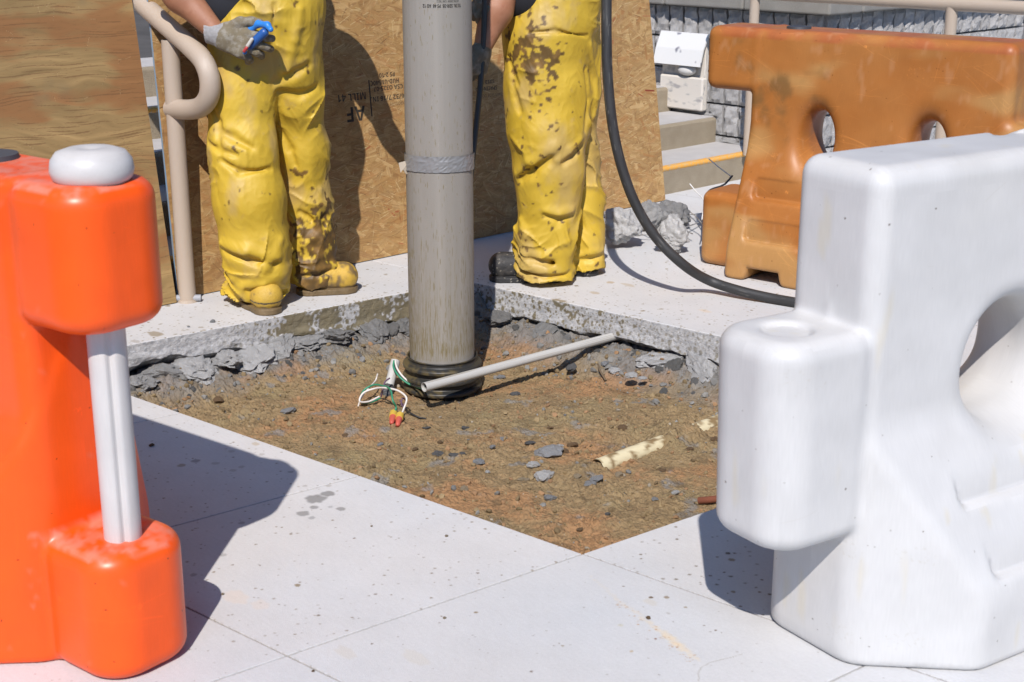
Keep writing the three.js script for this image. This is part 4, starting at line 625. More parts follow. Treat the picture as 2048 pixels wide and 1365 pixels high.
// ================================================================ pipe, sleeve, conduits, wires, hose
{
  const R = 0.1215, base = V(PIPE.x, -0.22, PIPE.z);
  // dull grey plastic pipe: vertical drawing streaks, mud runs towards its foot, a print near the top
  const W = 1024, H = 2048, LEN = 2.7, p = new Paint(W, H).fill((x, y) => {
    const a = x / W * 6.2832, Y = y / H * LEN, g = 0.545 + 0.018 * n3(Math.cos(a) * 9, Math.sin(a) * 9, Y * 0.6) + 0.02 * fbm(Math.cos(a) * 2, Math.sin(a) * 2, Y * 2, 3) + 0.008 * n3(x / 2, y / 30, 3);
    return [g + 0.014, g - 0.006, g - 0.042];
  });
  const mudC = [0.42, 0.37, 0.22];
  for (let k = 0; k < 1900; k++) { const Y = 0.18 + Math.pow(rnd(), 2.4) * 1.25, x = rr(0, W), l = rr(3, 16) * (Y < 0.6 ? 1.6 : 0.7); p.blob(x, Y / LEN * H, rr(0.8, 2.6), l, mix3(mudC, [0.5, 0.46, 0.36], rnd()), rr(0.3, 0.85), 0.4, 0.3); }
  for (let k = 0; k < 240; k++) { const x = rr(0, W), top = 0.24 + 0.30 * Math.pow(rnd(), 2) + 0.10 * n3(x / 90, 1, 5); for (let Y = 0.15; Y < top; Y += 0.006) p.blob(x + rr(-1.5, 1.5), Y / LEN * H, rr(1, 5), 5, mudC, 0.10, 0.6, 0.2); }
  for (let k = 0; k < 900; k++) { const x = (0.30 + 0.22 * Math.pow(rnd(), 1.5) * (rnd() < 0.5 ? -1 : 1)) * W, Y = 0.14 + 0.42 * Math.pow(rnd(), 1.6); p.blob((x + W) % W, Y / LEN * H, rr(2, 9), rr(4, 16), [0.44, 0.385, 0.20], rr(0.12, 0.4), 0.6, 0.4); }
  for (let k = 0; k < 70; k++) { let x = rr(0, W), y = rr(0, H); const l = rr(5, 60), a = rr(-0.3, 0.3) + 1.57; for (let q = 0; q < l; q++) { x += Math.cos(a); y += Math.sin(a); p.blob(x, y, 0.7, 0.7, [0.8, 0.79, 0.76], 0.3, 0.5, 0); } }
  // black print: small glyph-like blocks just below the top of the picture frame, upside down
  const map = p.tex();
  const mat = std({ map, roughness: 0.55, bumpMap: fineGrain.tex({ srgb: false, repeat: [4, 12] }), bumpScale: 0.0006 });
  const pipe = thing('large_pipe', 'tall grey plastic pipe with a duct tape band standing in the pit', 'pipe', base.clone());
  const prof = [[R, 0], [R, LEN], [R - 0.01, LEN], [R - 0.01, 0]].map(q => new THREE.Vector2(...q));
  const pg = new THREE.LatheGeometry(prof.slice(0, 2), 72, 2.2); part(pipe, 'pipe_wall', pg, mat);
  part(pipe, 'inner_wall', new THREE.LatheGeometry([prof[3], prof[2], prof[1]], 72), std({ color: lin(0.3, 0.29, 0.27), roughness: 0.7, side: THREE.DoubleSide }));
  // duct tape: wrinkled band, one torn end sticking out to the left
  const yA = at(880, 348, PIPE.z + 0.11).y + 0.22, yB = at(880, 316, PIPE.z + 0.11).y + 0.22, tg = new THREE.CylinderGeometry(R + 0.003, R + 0.003, yB - yA, 160, 18, true).translate(0, (yA + yB) / 2, 0), tp = tg.attributes.position;
  for (let i = 0; i < tp.count; i++) { const a = Math.atan2(tp.getZ(i), tp.getX(i)), y = tp.getY(i), e = (y < yA + 0.002 ? -1 : y > yB - 0.002 ? 1 : 0), k = 1 + (0.0022 * Math.pow(ridge(a * 7 + y * 30, y * 50, 3), 3) + 0.0008 * n3(a * 40, y * 90, 7)) / R; tp.setXYZ(i, tp.getX(i) * k, y + e * 0.002 * n3(a * 9, e, 3) + 0.006 * Math.sin(a), tp.getZ(i) * k); }
  tg.computeVertexNormals();
  const tapeMat = std({ color: lin(0.27, 0.27, 0.265), roughness: 0.42, metalness: 0.25, side: THREE.DoubleSide }), tape = part(pipe, 'duct_tape', tg, tapeMat);
  const flapPts = [at(819, 320, PIPE.z + 0.03), at(797, 326, PIPE.z + 0.05), at(801, 346, PIPE.z + 0.06), at(806, 339, PIPE.z + 0.055), at(812, 349, PIPE.z + 0.05), at(820, 347, PIPE.z + 0.035)], fg = new THREE.BufferGeometry(), fv = [], fi = [];
  for (const off of [0, -0.002]) for (const q of flapPts) fv.push(q.x - base.x, q.y - base.y, q.z - base.z + off);
  for (let i = 1; i + 1 < 6; i++) { fi.push(0, i, i + 1, 6, 6 + i + 1, 6 + i); } for (let i = 0; i < 6; i++) { const j = (i + 1) % 6; fi.push(i, 6 + i, j, j, 6 + i, 6 + j); }
  fg.setAttribute('position', new THREE.Float32BufferAttribute(fv, 3)); fg.setIndex(fi); const f2 = fg.toNonIndexed(); f2.computeVertexNormals();
  part(tape, 'torn_end', f2, std({ color: lin(0.40, 0.34, 0.26), roughness: 0.8, side: THREE.DoubleSide }));
  // print on the pipe: thin raised ink strokes
  const ink = std({ color: lin(0.08, 0.075, 0.07), roughness: 0.7 }), strokes = [];
  const glyph = canvasTex(512, 64, (c, w, h) => { c.clearRect(0, 0, w, h); c.fillStyle = '#1d1a17'; c.translate(w, h); c.rotate(Math.PI); c.font = 'bold 30px sans-serif'; c.textBaseline = 'middle'; c.fillText('10 IN. SDR-35  PS 46  AD 12', 12, 22); c.font = '20px sans-serif'; c.fillText('ASTM D3034  CAN 182.2', 40, 50); });
  const gg = new THREE.CylinderGeometry(R + 0.0012, R + 0.0012, 0.034, 60, 1, true, 2.2 + 3.35, 1.55).translate(0, at(880, 8, PIPE.z + 0.11).y + 0.22, 0);
  part(pipe, 'stamped_print', gg, std({ map: glyph, transparent: true, alphaTest: 0.4, roughness: 0.7 }));

  // black corrugated sleeve round its foot
  const sp = []; const y0 = -0.34; for (let k = 0; k <= 110; k++) { const y = y0 + k / 110 * 0.256, ph = (y - y0) / 0.043 * 2 * Math.PI; sp.push(new THREE.Vector2(R + 0.016 + 0.011 * Math.tanh(2.2 * Math.sin(ph)), y)); }
  sp.push(new THREE.Vector2(R + 0.012, -0.080), new THREE.Vector2(R + 0.004, -0.081), new THREE.Vector2(R + 0.003, -0.16), new THREE.Vector2(R + 0.003, y0));
  const sg = new THREE.LatheGeometry(sp, 96).translate(PIPE.x, 0, PIPE.z), sc = [], pp = sg.attributes.position;
  for (let i = 0; i < pp.count; i++) { const x = pp.getX(i), y = pp.getY(i), z = pp.getZ(i), m = fbm(x * 14, y * 18, z * 14, 3) + 0.5 * n3(x * 70, y * 70, z * 70) - (x - PIPE.x) * 2.2; sc.push(...mix3([0.028, 0.028, 0.026], [0.11, 0.085, 0.038], sst(-0.05, 0.4, m) * 0.85)); }
  sg.setAttribute('color', new THREE.Float32BufferAttribute(sc, 3));
  const sl = single('corrugated_sleeve', sg, std({ vertexColors: true, roughness: 0.45 }), 'black muddy corrugated sleeve around the foot of the tall pipe', 'sleeve');
}
// ---- grey conduits
const conduitTex = (() => { const p = new Paint(512, 128).fill((x, y) => { const g = 0.70 + 0.05 * fbm(x / 50, y / 20, 5, 3) + 0.02 * n3(x / 3, y / 3, 1); return [g, g - 0.005, g - 0.025]; }); for (let k = 0; k < 120; k++) p.blob(rr(0, 512), rr(0, 128), rr(1, 5), rr(1, 6), [0.42, 0.37, 0.27], rr(0.3, 0.8), 0.4, 0.5, rr(0, 3)); return p.tex({ repeat: [1, 1] }); })();
const conduitMat = std({ map: conduitTex, roughness: 0.6 });
function hollow(a, b, r, wall, mat, name, label) {
  const l = a.distanceTo(b), g = new THREE.LatheGeometry([[r, 0], [r, l], [r - wall, l], [r - wall, 0], [r, 0]].map(q => new THREE.Vector2(...q)), 28), t = thing(name, label, 'conduit', a.clone());
  g.applyQuaternion(new THREE.Quaternion().setFromUnitVectors(V(0, 1, 0), b.clone().sub(a).normalize())); part(t, 'tube', g, mat); return t;
}
{
  const far = st(HS + 0.05, toST(gp(1217, 676, -0.10))[1], -0.098), tipP = at(848, 775, -4.875);
  hollow(tipP, far, 0.0168, 0.003, conduitMat, 'conduit', 'long grey conduit sticking out of the right slab edge over the pit');
  const foot = onDirt(771, 800, -0.02), up = at(791, 722, foot.z - 0.10);
  const c2 = hollow(foot, up, 0.0178, 0.003, conduitMat, 'conduit', 'short grey conduit stub rising from the mud with wires');
  const tape = sdfMesh((x, y, z) => { const n = bone(foot.clone().lerp(up, -0.05), 0.026, foot.clone().lerp(up, 0.28), 0.023)(x, y, z); return n - 0.004 * n3(x * 90, y * 120, z * 90); }, [foot.x - 0.06, foot.y - 0.05, foot.z - 0.08], [foot.x + 0.08, foot.y + 0.12, foot.z + 0.06], 0.004);
  part(c2, 'black_tape', tape, std({ color: lin(0.05, 0.05, 0.05), roughness: 0.6 }), foot);
  // torn strip of the conduit's end
  const zc = -4.88, wm = { green: std({ color: lin(0.03, 0.22, 0.12), roughness: 0.45 }), white: std({ color: lin(0.66, 0.62, 0.57), roughness: 0.5 }), black: std({ color: lin(0.025, 0.025, 0.025), roughness: 0.5 }), purple: std({ color: lin(0.16, 0.10, 0.16), roughness: 0.5 }) };
  const W = (name, col, pts, r, label) => single(name, tube(pts, r, 70, 8), wm[col], label, 'wire', 'cut electrical wires at the conduits');
  const z1 = foot.z - 0.08;
  W('electrical_wire', 'green', [at(788, 722, z1), at(787, 735, z1 + 0.03), at(797, 752, z1 + 0.06), at(815, 767, z1 + 0.08), at(835, 775, z1 + 0.10), at(850, 775, -4.89)], 0.0038, 'green wire joining the short stub to the long conduit');
  W('electrical_wire', 'white', [at(790, 722, z1), at(794, 737, z1 + 0.03), at(806, 754, z1 + 0.055), at(823, 767, z1 + 0.08), at(840, 772, z1 + 0.10), at(851, 774, -4.89)], 0.0036, 'white wire joining the short stub to the long conduit');
  W('electrical_wire', 'black', [at(789, 723, z1), at(790, 737, z1 + 0.028), at(801, 754, z1 + 0.055), at(819, 768, z1 + 0.078), at(850, 776, -4.89)], 0.0034, 'black wire joining the short stub to the long conduit');
  // loops that end in twist-on connectors
  const nutB = std({ color: lin(0.52, 0.10, 0.07), roughness: 0.45 }), nutY = std({ color: lin(0.62, 0.42, 0.06), roughness: 0.45 });
  const loop = (col, pts, nut, label) => {
    const b = pts[0].clone(), t = thing('electrical_wire', label, 'wire', b, 'looped wires with connectors');
    part(t, 'wire', tube(pts, 0.0036, 90, 8), wm[col], b);
    const d = nut[1].clone().sub(nut[0]).normalize(), q = new THREE.Quaternion().setFromUnitVectors(V(0, 1, 0), d), l = nut[0].distanceTo(nut[1]), lo = nut[0].clone().sub(b);
    const ng = new THREE.LatheGeometry([[0, 0], [0.0125, 0], [0.0135, 0.006], [0.0125, l * 0.45], [0.0095, l * 0.75], [0.0075, l], [0, l]].map(v => new THREE.Vector2(...v)), 12);
    const c = part(t, 'wire_connector', ng.applyQuaternion(q).translate(lo.x, lo.y, lo.z), nutB);
    part(c, 'yellow_band', new THREE.CylinderGeometry(0.0142, 0.0146, l * 0.42, 8).translate(0, l * 0.2, 0).applyQuaternion(q).translate(lo.x, lo.y, lo.z), nutY);
  };
  const D = (u, v, lift) => onDirt(u, v, lift);
  loop('green', [D(760, 797, 0.02), D(737, 806, 0.012), D(721, 804, 0.02), D(727, 782, 0.05), D(745, 771, 0.07), D(765, 772, 0.085), D(781, 781, 0.085), D(786, 803, 0.06), D(792, 815, 0.035), D(788, 828, 0.018)], [D(787, 827, 0.018), D(783, 847, 0.010)], 'looped green wire ending in the left red and yellow connector');
  loop('white', [D(758, 794, 0.03), D(736, 804, 0.02), D(719, 803, 0.03), D(726, 787, 0.05), D(748, 778, 0.07), D(775, 777, 0.085), D(800, 784, 0.08), D(813, 798, 0.06), D(807, 819, 0.03), D(801, 832, 0.018)], [D(800, 831, 0.018), D(795, 851, 0.010)], 'looped white wire ending in the right red and yellow connector');
  W('electrical_wire', 'white', [D(716, 813, 0.004), D(722, 797, 0.03), D(737, 777, 0.05), D(752, 759, 0.06), D(755, 748, 0.08)], 0.0028, 'thin pale wire end standing left of the stub');
  W('electrical_wire', 'purple', [D(800, 802, 0.02), D(809, 810, 0.02), D(812, 802, 0.035), D(805, 797, 0.045), D(803, 810, 0.02), D(811, 818, 0.008)], 0.003, 'small purple coil of wire beside the stub');
  W('electrical_wire', 'black', [D(808, 814, 0.01), D(820, 826, 0.012), D(838, 835, 0.008), D(852, 838, 0.002)], 0.003, 'short black wire lying in the mud below the connectors');
  W('electrical_wire', 'purple', [D(779, 757, 0.07), D(770, 764, 0.07), D(766, 777, 0.055), D(762, 794, 0.02)], 0.003, 'dark cord wrapped round the middle of the stub');
}
// ---- half-buried cream pipe
{
  const a = CREAM_A.clone(), b = CREAM_B.clone(); a.y = -0.207; b.y = -0.200;
  const d = b.clone().sub(a), g = new THREE.CylinderGeometry(0.028, 0.028, d.length(), 28, 60, true).applyQuaternion(new THREE.Quaternion().setFromUnitVectors(V(0, 1, 0), d.clone().normalize())).translate((a.x + b.x) / 2, (a.y + b.y) / 2, (a.z + b.z) / 2);
  const p = g.attributes.position, c = []; for (let i = 0; i < p.count; i++) { const m = fbm(p.getX(i) * 26, p.getY(i) * 26, p.getZ(i) * 26, 4); c.push(...mix3([0.62, 0.55, 0.36], [0.22, 0.15, 0.07], sst(0.02, 0.2, m))); }
  g.setAttribute('color', new THREE.Float32BufferAttribute(c, 3));
  single('buried_pipe', g, std({ vertexColors: true, roughness: 0.6, side: THREE.DoubleSide }), 'cream plastic pipe half buried in the dirt at the right of the pit', 'pipe');
  const twig = [onDirt(1398, 1002, 0.012), onDirt(1420, 1000, 0.02), onDirt(1445, 997, 0.015)];
  single('root', tube(twig, 0.011, 14, 8), std({ color: lin(0.16, 0.05, 0.025), roughness: 0.9 }), 'reddish brown root lying in the dirt beside the white barrier', 'root');
  single('root', tube([onDirt(1178, 716, 0.02), onDirt(1195, 727, 0.03), onDirt(1200, 742, 0.02), onDirt(1212, 762, 0.004)], 0.004, 16, 6), std({ color: lin(0.14, 0.10, 0.06), roughness: 0.9 }), 'thin brown twig under the end of the long conduit', 'root');
}
// ---- black hose and the digging rod
{
  const pts = [[1211, -90, -5.77], [1213, -20, -5.75], [1213, 70, -5.73], [1216, 160, -5.72], [1226, 255, -5.71], [1244, 335, -5.70], [1272, 410, -5.69], [1312, 475, -5.68], [1365, 528, -5.67]].map(a => at(...a));
  const gr = [[1420, 562], [1480, 582], [1545, 597], [1620, 610], [1700, 622], [1790, 640]].map(([u, v], i) => gp(u, v, [0.06, 0.035, 0.022, 0.02, 0.02, 0.02][i]));
  const hoseMap = (() => { const p = new Paint(64, 1024).fill((x, y) => grey(0.19 + 0.04 * n3(x / 9, y / 30, 3))); for (let k = 0; k < 160; k++) p.blob(rr(0, 64), rr(0, 1024), rr(0.5, 2), rr(2, 14), [0.46, 0.45, 0.42], rr(0.2, 0.6), 0.5, 0.4); const t = p.tex(); return t; })();
  hoseMap.repeat.set(1, 1); hoseMap.rotation = Math.PI / 2;
  single('hose', tube([V(-0.02, 1.47, -5.76), V(0.10, 1.575, -5.83), V(0.24, 1.55, -5.84), V(0.335, 1.43, -5.80), ...pts, ...gr], 0.0205, 180, 16), std({ map: hoseMap, roughness: 0.55 }), 'thick black hose curving down to the slab behind the white barrier', 'hose');
}
console.log('pit objects ready');
// ================================================================ two workers
const skinBump = fineGrain.tex({ srgb: false, repeat: [6, 6] });
const skinMat = std({ vertexColors: true, roughness: 0.5, bumpMap: skinBump, bumpScale: 0.0005 });
const crumple = (() => { const n = 512, p = new Paint(n, n).fill((x, y) => { const a = x / n * 6.2832, b = y / n * 6.2832; let s = 0; for (const [R, m] of [[1.1, 1], [2.4, 0.6], [5, 0.3]]) s += m * Math.abs(n3(Math.cos(a) * R + 3, Math.sin(a) * R + Math.cos(b) * R, Math.sin(b) * R + 9)); return grey(clamp(1 - s * 1.1)); }); return p; })();
const clothMat = std({ vertexColors: true, roughness: 0.56, bumpMap: crumple.tex({ srgb: false, repeat: [1.3, 0.9] }), bumpScale: 0.0042 });
const bootMat = std({ vertexColors: true, roughness: 0.55, bumpMap: roughGrain.tex({ srgb: false, repeat: [5, 5] }), bumpScale: 0.002 });
const knitMat = std({ vertexColors: true, roughness: 0.95, bumpMap: roughGrain.tex({ srgb: false, repeat: [14, 14] }), bumpScale: 0.003 });
const shirtMat = std({ color: lin(0.014, 0.015, 0.02), roughness: 0.9 });
const union = (fs, k) => (x, y, z) => { let d = fs[0](x, y, z); for (let i = 1; i < fs.length; i++) d = smin(d, fs[i](x, y, z), k); return d; };
function boundsOf(pts, pad) { const lo = [1e9, 1e9, 1e9], hi = [-1e9, -1e9, -1e9]; for (const p of pts) [p.x, p.y, p.z].forEach((v, i) => { lo[i] = Math.min(lo[i], v - pad); hi[i] = Math.max(hi[i], v + pad); }); return [lo, hi]; }
const ell = (c, rx, ry, rz) => (x, y, z) => { const a = (x - c.x) / rx, b = (y - c.y) / ry, d = (z - c.z) / rz, k = Math.hypot(a, b, d), g = Math.hypot(a / rx, b / ry, d / rz); return g > 1e-6 ? k * (k - 1) / g : -Math.min(rx, ry, rz); };

// folds of stiff coated cloth: long drapes, cross wrinkles, stacked folds at the cuff
function folds(x, y, z, sd, cuff) {
  const w = n3(x * 3 + sd, y * 2.2, z * 3), soft = 0.009 * n3(x * 5 + sd, y * 2.6 + w, z * 5) + 0.0035 * n3(x * 13, y * 8 + sd, z * 13);
  const where = sst(-0.05, 0.35, n3(x * 3.4, y * 3.4 + sd * 2, z * 3.4)), a = Math.max(0, ridge((x + y * 0.55) * 4.2 + sd, (y - x * 0.6) * 5.5 + 1.4 * w, z * 4.2)), b = Math.max(0, ridge((x - y * 0.5) * 3.6 - sd, (y + x * 0.5) * 6 + w, z * 4));
  let d = soft + where * (0.011 * Math.pow(a, 4) + 0.008 * Math.pow(b, 6));
  const k = 1 - sst(cuff + 0.03, cuff + 0.24, y);
  if (k > 0) d += k * (0.020 * Math.pow(Math.max(0, ridge(x * 3.4 + sd, y * 9.5 + 1.5 * n3(x * 4, y * 3, z * 4 + sd) + 2.2 * x, z * 3.4)), 3) + 0.003 * n3(x * 12, y * 22, z * 12));
  return d;
}
const smaxBone = (w, f, s) => bone(w.clone().addScaledVector(f, -0.034 * s), 0.034 * s, w.clone().addScaledVector(f, 0.004), 0.031 * s);
// a hand: palm at wrist w pointing to f, back of the hand towards up; curl per finger
function handField(w, f, up, size, curls, thumbDir, spread = 1, flip = 1) {
  const s = V().crossVectors(f, up).normalize().multiplyScalar(flip), fs = [], pts = [w];
  const pal = w.clone().addScaledVector(f, 0.055 * size);
  fs.push(smaxBone(w, f, size), bone(w, 0.027 * size, w.clone().addScaledVector(f, 0.03 * size), 0.031 * size));
  for (const k of [-1.5, -0.5, 0.5, 1.5]) { const kn = w.clone().addScaledVector(f, (0.09 - 0.004 * k * k) * size).addScaledVector(s, k * 0.0205 * size); fs.push(bone(w.clone().addScaledVector(f, 0.02 * size).addScaledVector(s, k * 0.014 * size), 0.018 * size, kn, 0.0145 * size)); pts.push(kn); }
  const lens = [0.062, 0.078, 0.082, 0.074];
  [-1.5, -0.5, 0.5, 1.5].forEach((k, i) => {
    let p = w.clone().addScaledVector(f, (0.09 - 0.004 * k * k) * size).addScaledVector(s, k * 0.0205 * size), ang = 0, r = 0.0118 * size;
    const segs = [0.45, 0.31, 0.24].map(q => q * lens[i] * 1.12 * size);
    segs.forEach((l, j) => { ang += curls[i][j]; const q = p.clone().addScaledVector(f, Math.cos(ang) * l).addScaledVector(up, -Math.sin(ang) * l).addScaledVector(s, k * 0.003 * spread * size); fs.push(bone(p, r, q, r * 0.92)); r *= 0.92; p = q; pts.push(q); });
  });
  const t0 = w.clone().addScaledVector(f, 0.022 * size).addScaledVector(s, 0.028 * size), td = thumbDir, t1 = t0.clone().addScaledVector(td[0], 0.045 * size), t2 = t1.clone().addScaledVector(td[1], 0.034 * size), t3 = t2.clone().addScaledVector(td[2], 0.026 * size);
  const th = chain([[t0, 0.018 * size], [t1, 0.0145 * size], [t2, 0.0125 * size], [t3, 0.0105 * size]], 0.008);
  pts.push(t1, t2, t3);
  const palm = union(fs.slice(0, 6), 0.016), rest = fs.slice(6);
  return { pts, f: (x, y, z) => { let d = palm(x, y, z); d = smin(d, th(x, y, z), 0.012); let m = 1; for (const q of rest) m = Math.min(m, q(x, y, z)); return smin(d, m, 0.007); } };
}
function headField(c, face, r = 0.1) {                                    // c: middle of the head; face: unit vector
  const s = V().crossVectors(V(0, 1, 0), face).normalize(), P = (f, u, k) => c.clone().addScaledVector(face, f).addScaledVector(s, k).add(V(0, u, 0));
  const fs = [ell(P(-0.008, 0.03, 0), 0.078, 0.095, 0.088), bone(P(0.03, -0.04, 0), 0.062, P(0.045, -0.085, 0), 0.036)];
  const nose = bone(P(0.088, 0.01, 0), 0.008, P(0.106, -0.025, 0), 0.013), ears = [-1, 1].map(k => ell(P(-0.005, 0, k * 0.082), 0.016, 0.032, 0.016)), lips = bone(P(0.082, -0.062, -0.018), 0.009, P(0.082, -0.062, 0.018), 0.009), sockets = [-1, 1].map(k => P(0.10, 0.012, k * 0.033)), eyes = [-1, 1].map(k => P(0.068, 0.010, k * 0.032));
  return { P, f: (x, y, z) => { let d = union(fs, 0.04)(x, y, z); for (const e of sockets) d = smax(d, 0.02 - Math.hypot(x - e.x, y - e.y, z - e.z), 0.02); d = smin(d, nose(x, y, z), 0.012); d = smin(d, lips(x, y, z), 0.01); for (const e of ears) d = smin(d, e(x, y, z), 0.008); for (const e of eyes) d = Math.min(d, Math.hypot(x - e.x, y - e.y, z - e.z) - 0.0125); return d; } };
}
function skinColor(hair) { return (x, y, z) => { const m = fbm(x * 40, y * 40, z * 40, 3), f = n3(x * 160, y * 160, z * 160); return mix3(mix3([0.37, 0.175, 0.098], [0.32, 0.135, 0.072], 0.5 + m), [0.28, 0.11, 0.06], f > 0.45 ? 0.5 : 0); }; }
function bootField(heel, toe, h, w = 0.05) {
  const d = toe.clone().sub(heel), l = d.length(); d.normalize(); const s = V(-d.z, 0, d.x), q = (a, y, r) => [V(heel.x + d.x * a * l, y, heel.z + d.z * a * l), r];
  const R = w * 1.0, up = union([bone(...q(0.17, 0.07, R * 0.86), ...q(0.5, 0.07, R * 0.88)), bone(...q(0.5, 0.072, R * 0.9), ...q(0.79, 0.066, R)), bone(...q(0.2, 0.08, R * 0.9), ...q(0.24, h, R))], 0.03);
  return (x, y, z) => {
    const a = ((x - heel.x) * d.x + (z - heel.z) * d.z) / l, k = (x - heel.x) * s.x + (z - heel.z) * s.z;
    const plan = up(x, 0.062, z) + 0.002 + 0.002 * n3(x * 60, 1, z * 60), sole = Math.max(plan, Math.abs(y - 0.012) - 0.012), body = Math.max(up(x, y, z), 0.02 - y);
    return smin(body, smax(sole, plan - 0.0, 0.006), 0.006);
  };
}

function worker(o) {
  const base = V(o.base.x, 0, o.base.z), g = thing('person', o.label, 'person', base.clone());
  // trousers and bib
  const legs = o.legs.map(l => chain(l, 0.05)), hip = union(o.hips, 0.08);
  const suit = (x, y, z) => {
    let d = smin(legs[0](x, y, z), legs[1](x, y, z), 0.018); d = smin(d, hip(x, y, z), 0.05);
    d -= folds(x, y, z, o.seed, o.cuff) - 0.006;
    const top = o.bibTop(x, z) - y; d = smax(d, -top, 0.01);
    const hem = o.cuff + 0.02 * n3(x * 9, 1, z * 9 + o.seed) + 0.008 * n3(x * 40, 2, z * 40);
    return Math.max(d, (hem - y) * 0.8);
  };
  const hit = (u, v) => { const d = ray(u, v).normalize(); let t = 4.6; const p = V(0, 0, 0); for (let i = 0; i < 90; i++) { p.copy(d).multiplyScalar(t).add(V(0, EYE, 0)); const q = suit(p.x, p.y, p.z); if (q < 0.001 || t > 7.5) break; t += q * 0.7; } return [p, d]; };
  const creaseFs = (o.creases || []).map(([r, sink, ...pts]) => { const ps = pts.map(([u, v]) => { const [p, d] = hit(u, v); return p.clone().addScaledVector(d, sink * Math.abs(r)); }); const n = ps.length; return [chain(ps.map((p, i) => [p, Math.abs(r) * (i === 0 || i === n - 1 ? 0.3 : 0.8)]), Math.abs(r)), r]; });
  const creased = (x, y, z) => { let d = suit(x, y, z); if (d > 0.06 || d < -0.06) return d; for (const [f, r] of creaseFs) { const q = f(x, y, z); if (r > 0) d = smin(d, q, r * 2.4); else d = smax(d, -q, -r * 2.4); } return d; };
  const [lo, hi] = o.suitBox; lo[1] = 0.0;
  const suitGeo = sdfMesh(creased, lo, hi, 0.0062, { slack: 0.03, boxuv: true, color: o.suitColor, eps: 0.004 });
  part(g, 'overalls', suitGeo, clothMat, base);
  // shirt
  part(g, 'shirt', sdfMesh(union(o.shirt, 0.05), ...boundsOf(o.shirtPts, 0.24), 0.014, { slack: 0.02 }), shirtMat, base);
  // body: one continuous surface of head, neck, trunk, arms, legs
  const bodyF = union(o.body, 0.03), bodyGeo = sdfMesh(bodyF, ...boundsOf(o.bodyPts, 0.16), 0.011, { boxuv: true, color: skinColor() });
  const head = headField(o.head, o.face), hg = sdfMesh(head.f, ...boundsOf([o.head], 0.15), 0.0045, { boxuv: true, color: skinColor() });
  part(g, 'body', mergeGeometries([bodyGeo, hg]), skinMat, base);
  const hr = (x, y, z) => { const p = o.head, fx = (x - p.x) * o.face.x + (z - p.z) * o.face.z; return Math.max(ell(head.P(-0.012, 0.035, 0), 0.088, 0.103, 0.096)(x, y, z) - 0.003 * n3(x * 90, y * 90, z * 90), -(y - p.y - 0.02 + Math.min(0, fx + 0.02) * 1.1 - 0.02 - (fx > 0.05 ? 0.05 : 0))); };
  part(g, 'hair', sdfMesh(hr, ...boundsOf([o.head], 0.14), 0.007, {}), std({ color: lin(0.03, 0.02, 0.013), roughness: 0.8 }), base);
  for (const b of o.boots) {
    const geo = sdfMesh(bootField(b.heel, b.toe, b.h ?? 0.16, b.w), ...boundsOf([b.heel, b.toe, V(b.heel.x, 0.2, b.heel.z)], 0.09), 0.0055, { boxuv: true, color: b.color });
    part(g, 'boot', geo, bootMat, base);
  }
  for (const h of o.hands) {
    part(g, 'glove', sdfMesh((x, y, z) => h.f(x, y, z) - 0.0025 - 0.0012 * n3(x * 60, y * 60, z * 60), ...boundsOf(h.pts, 0.05), 0.0034, { slack: 0.006, boxuv: true, color: h.color }), knitMat, base);
  }
  return g;
}
const px2m = z => mPerPx(z);
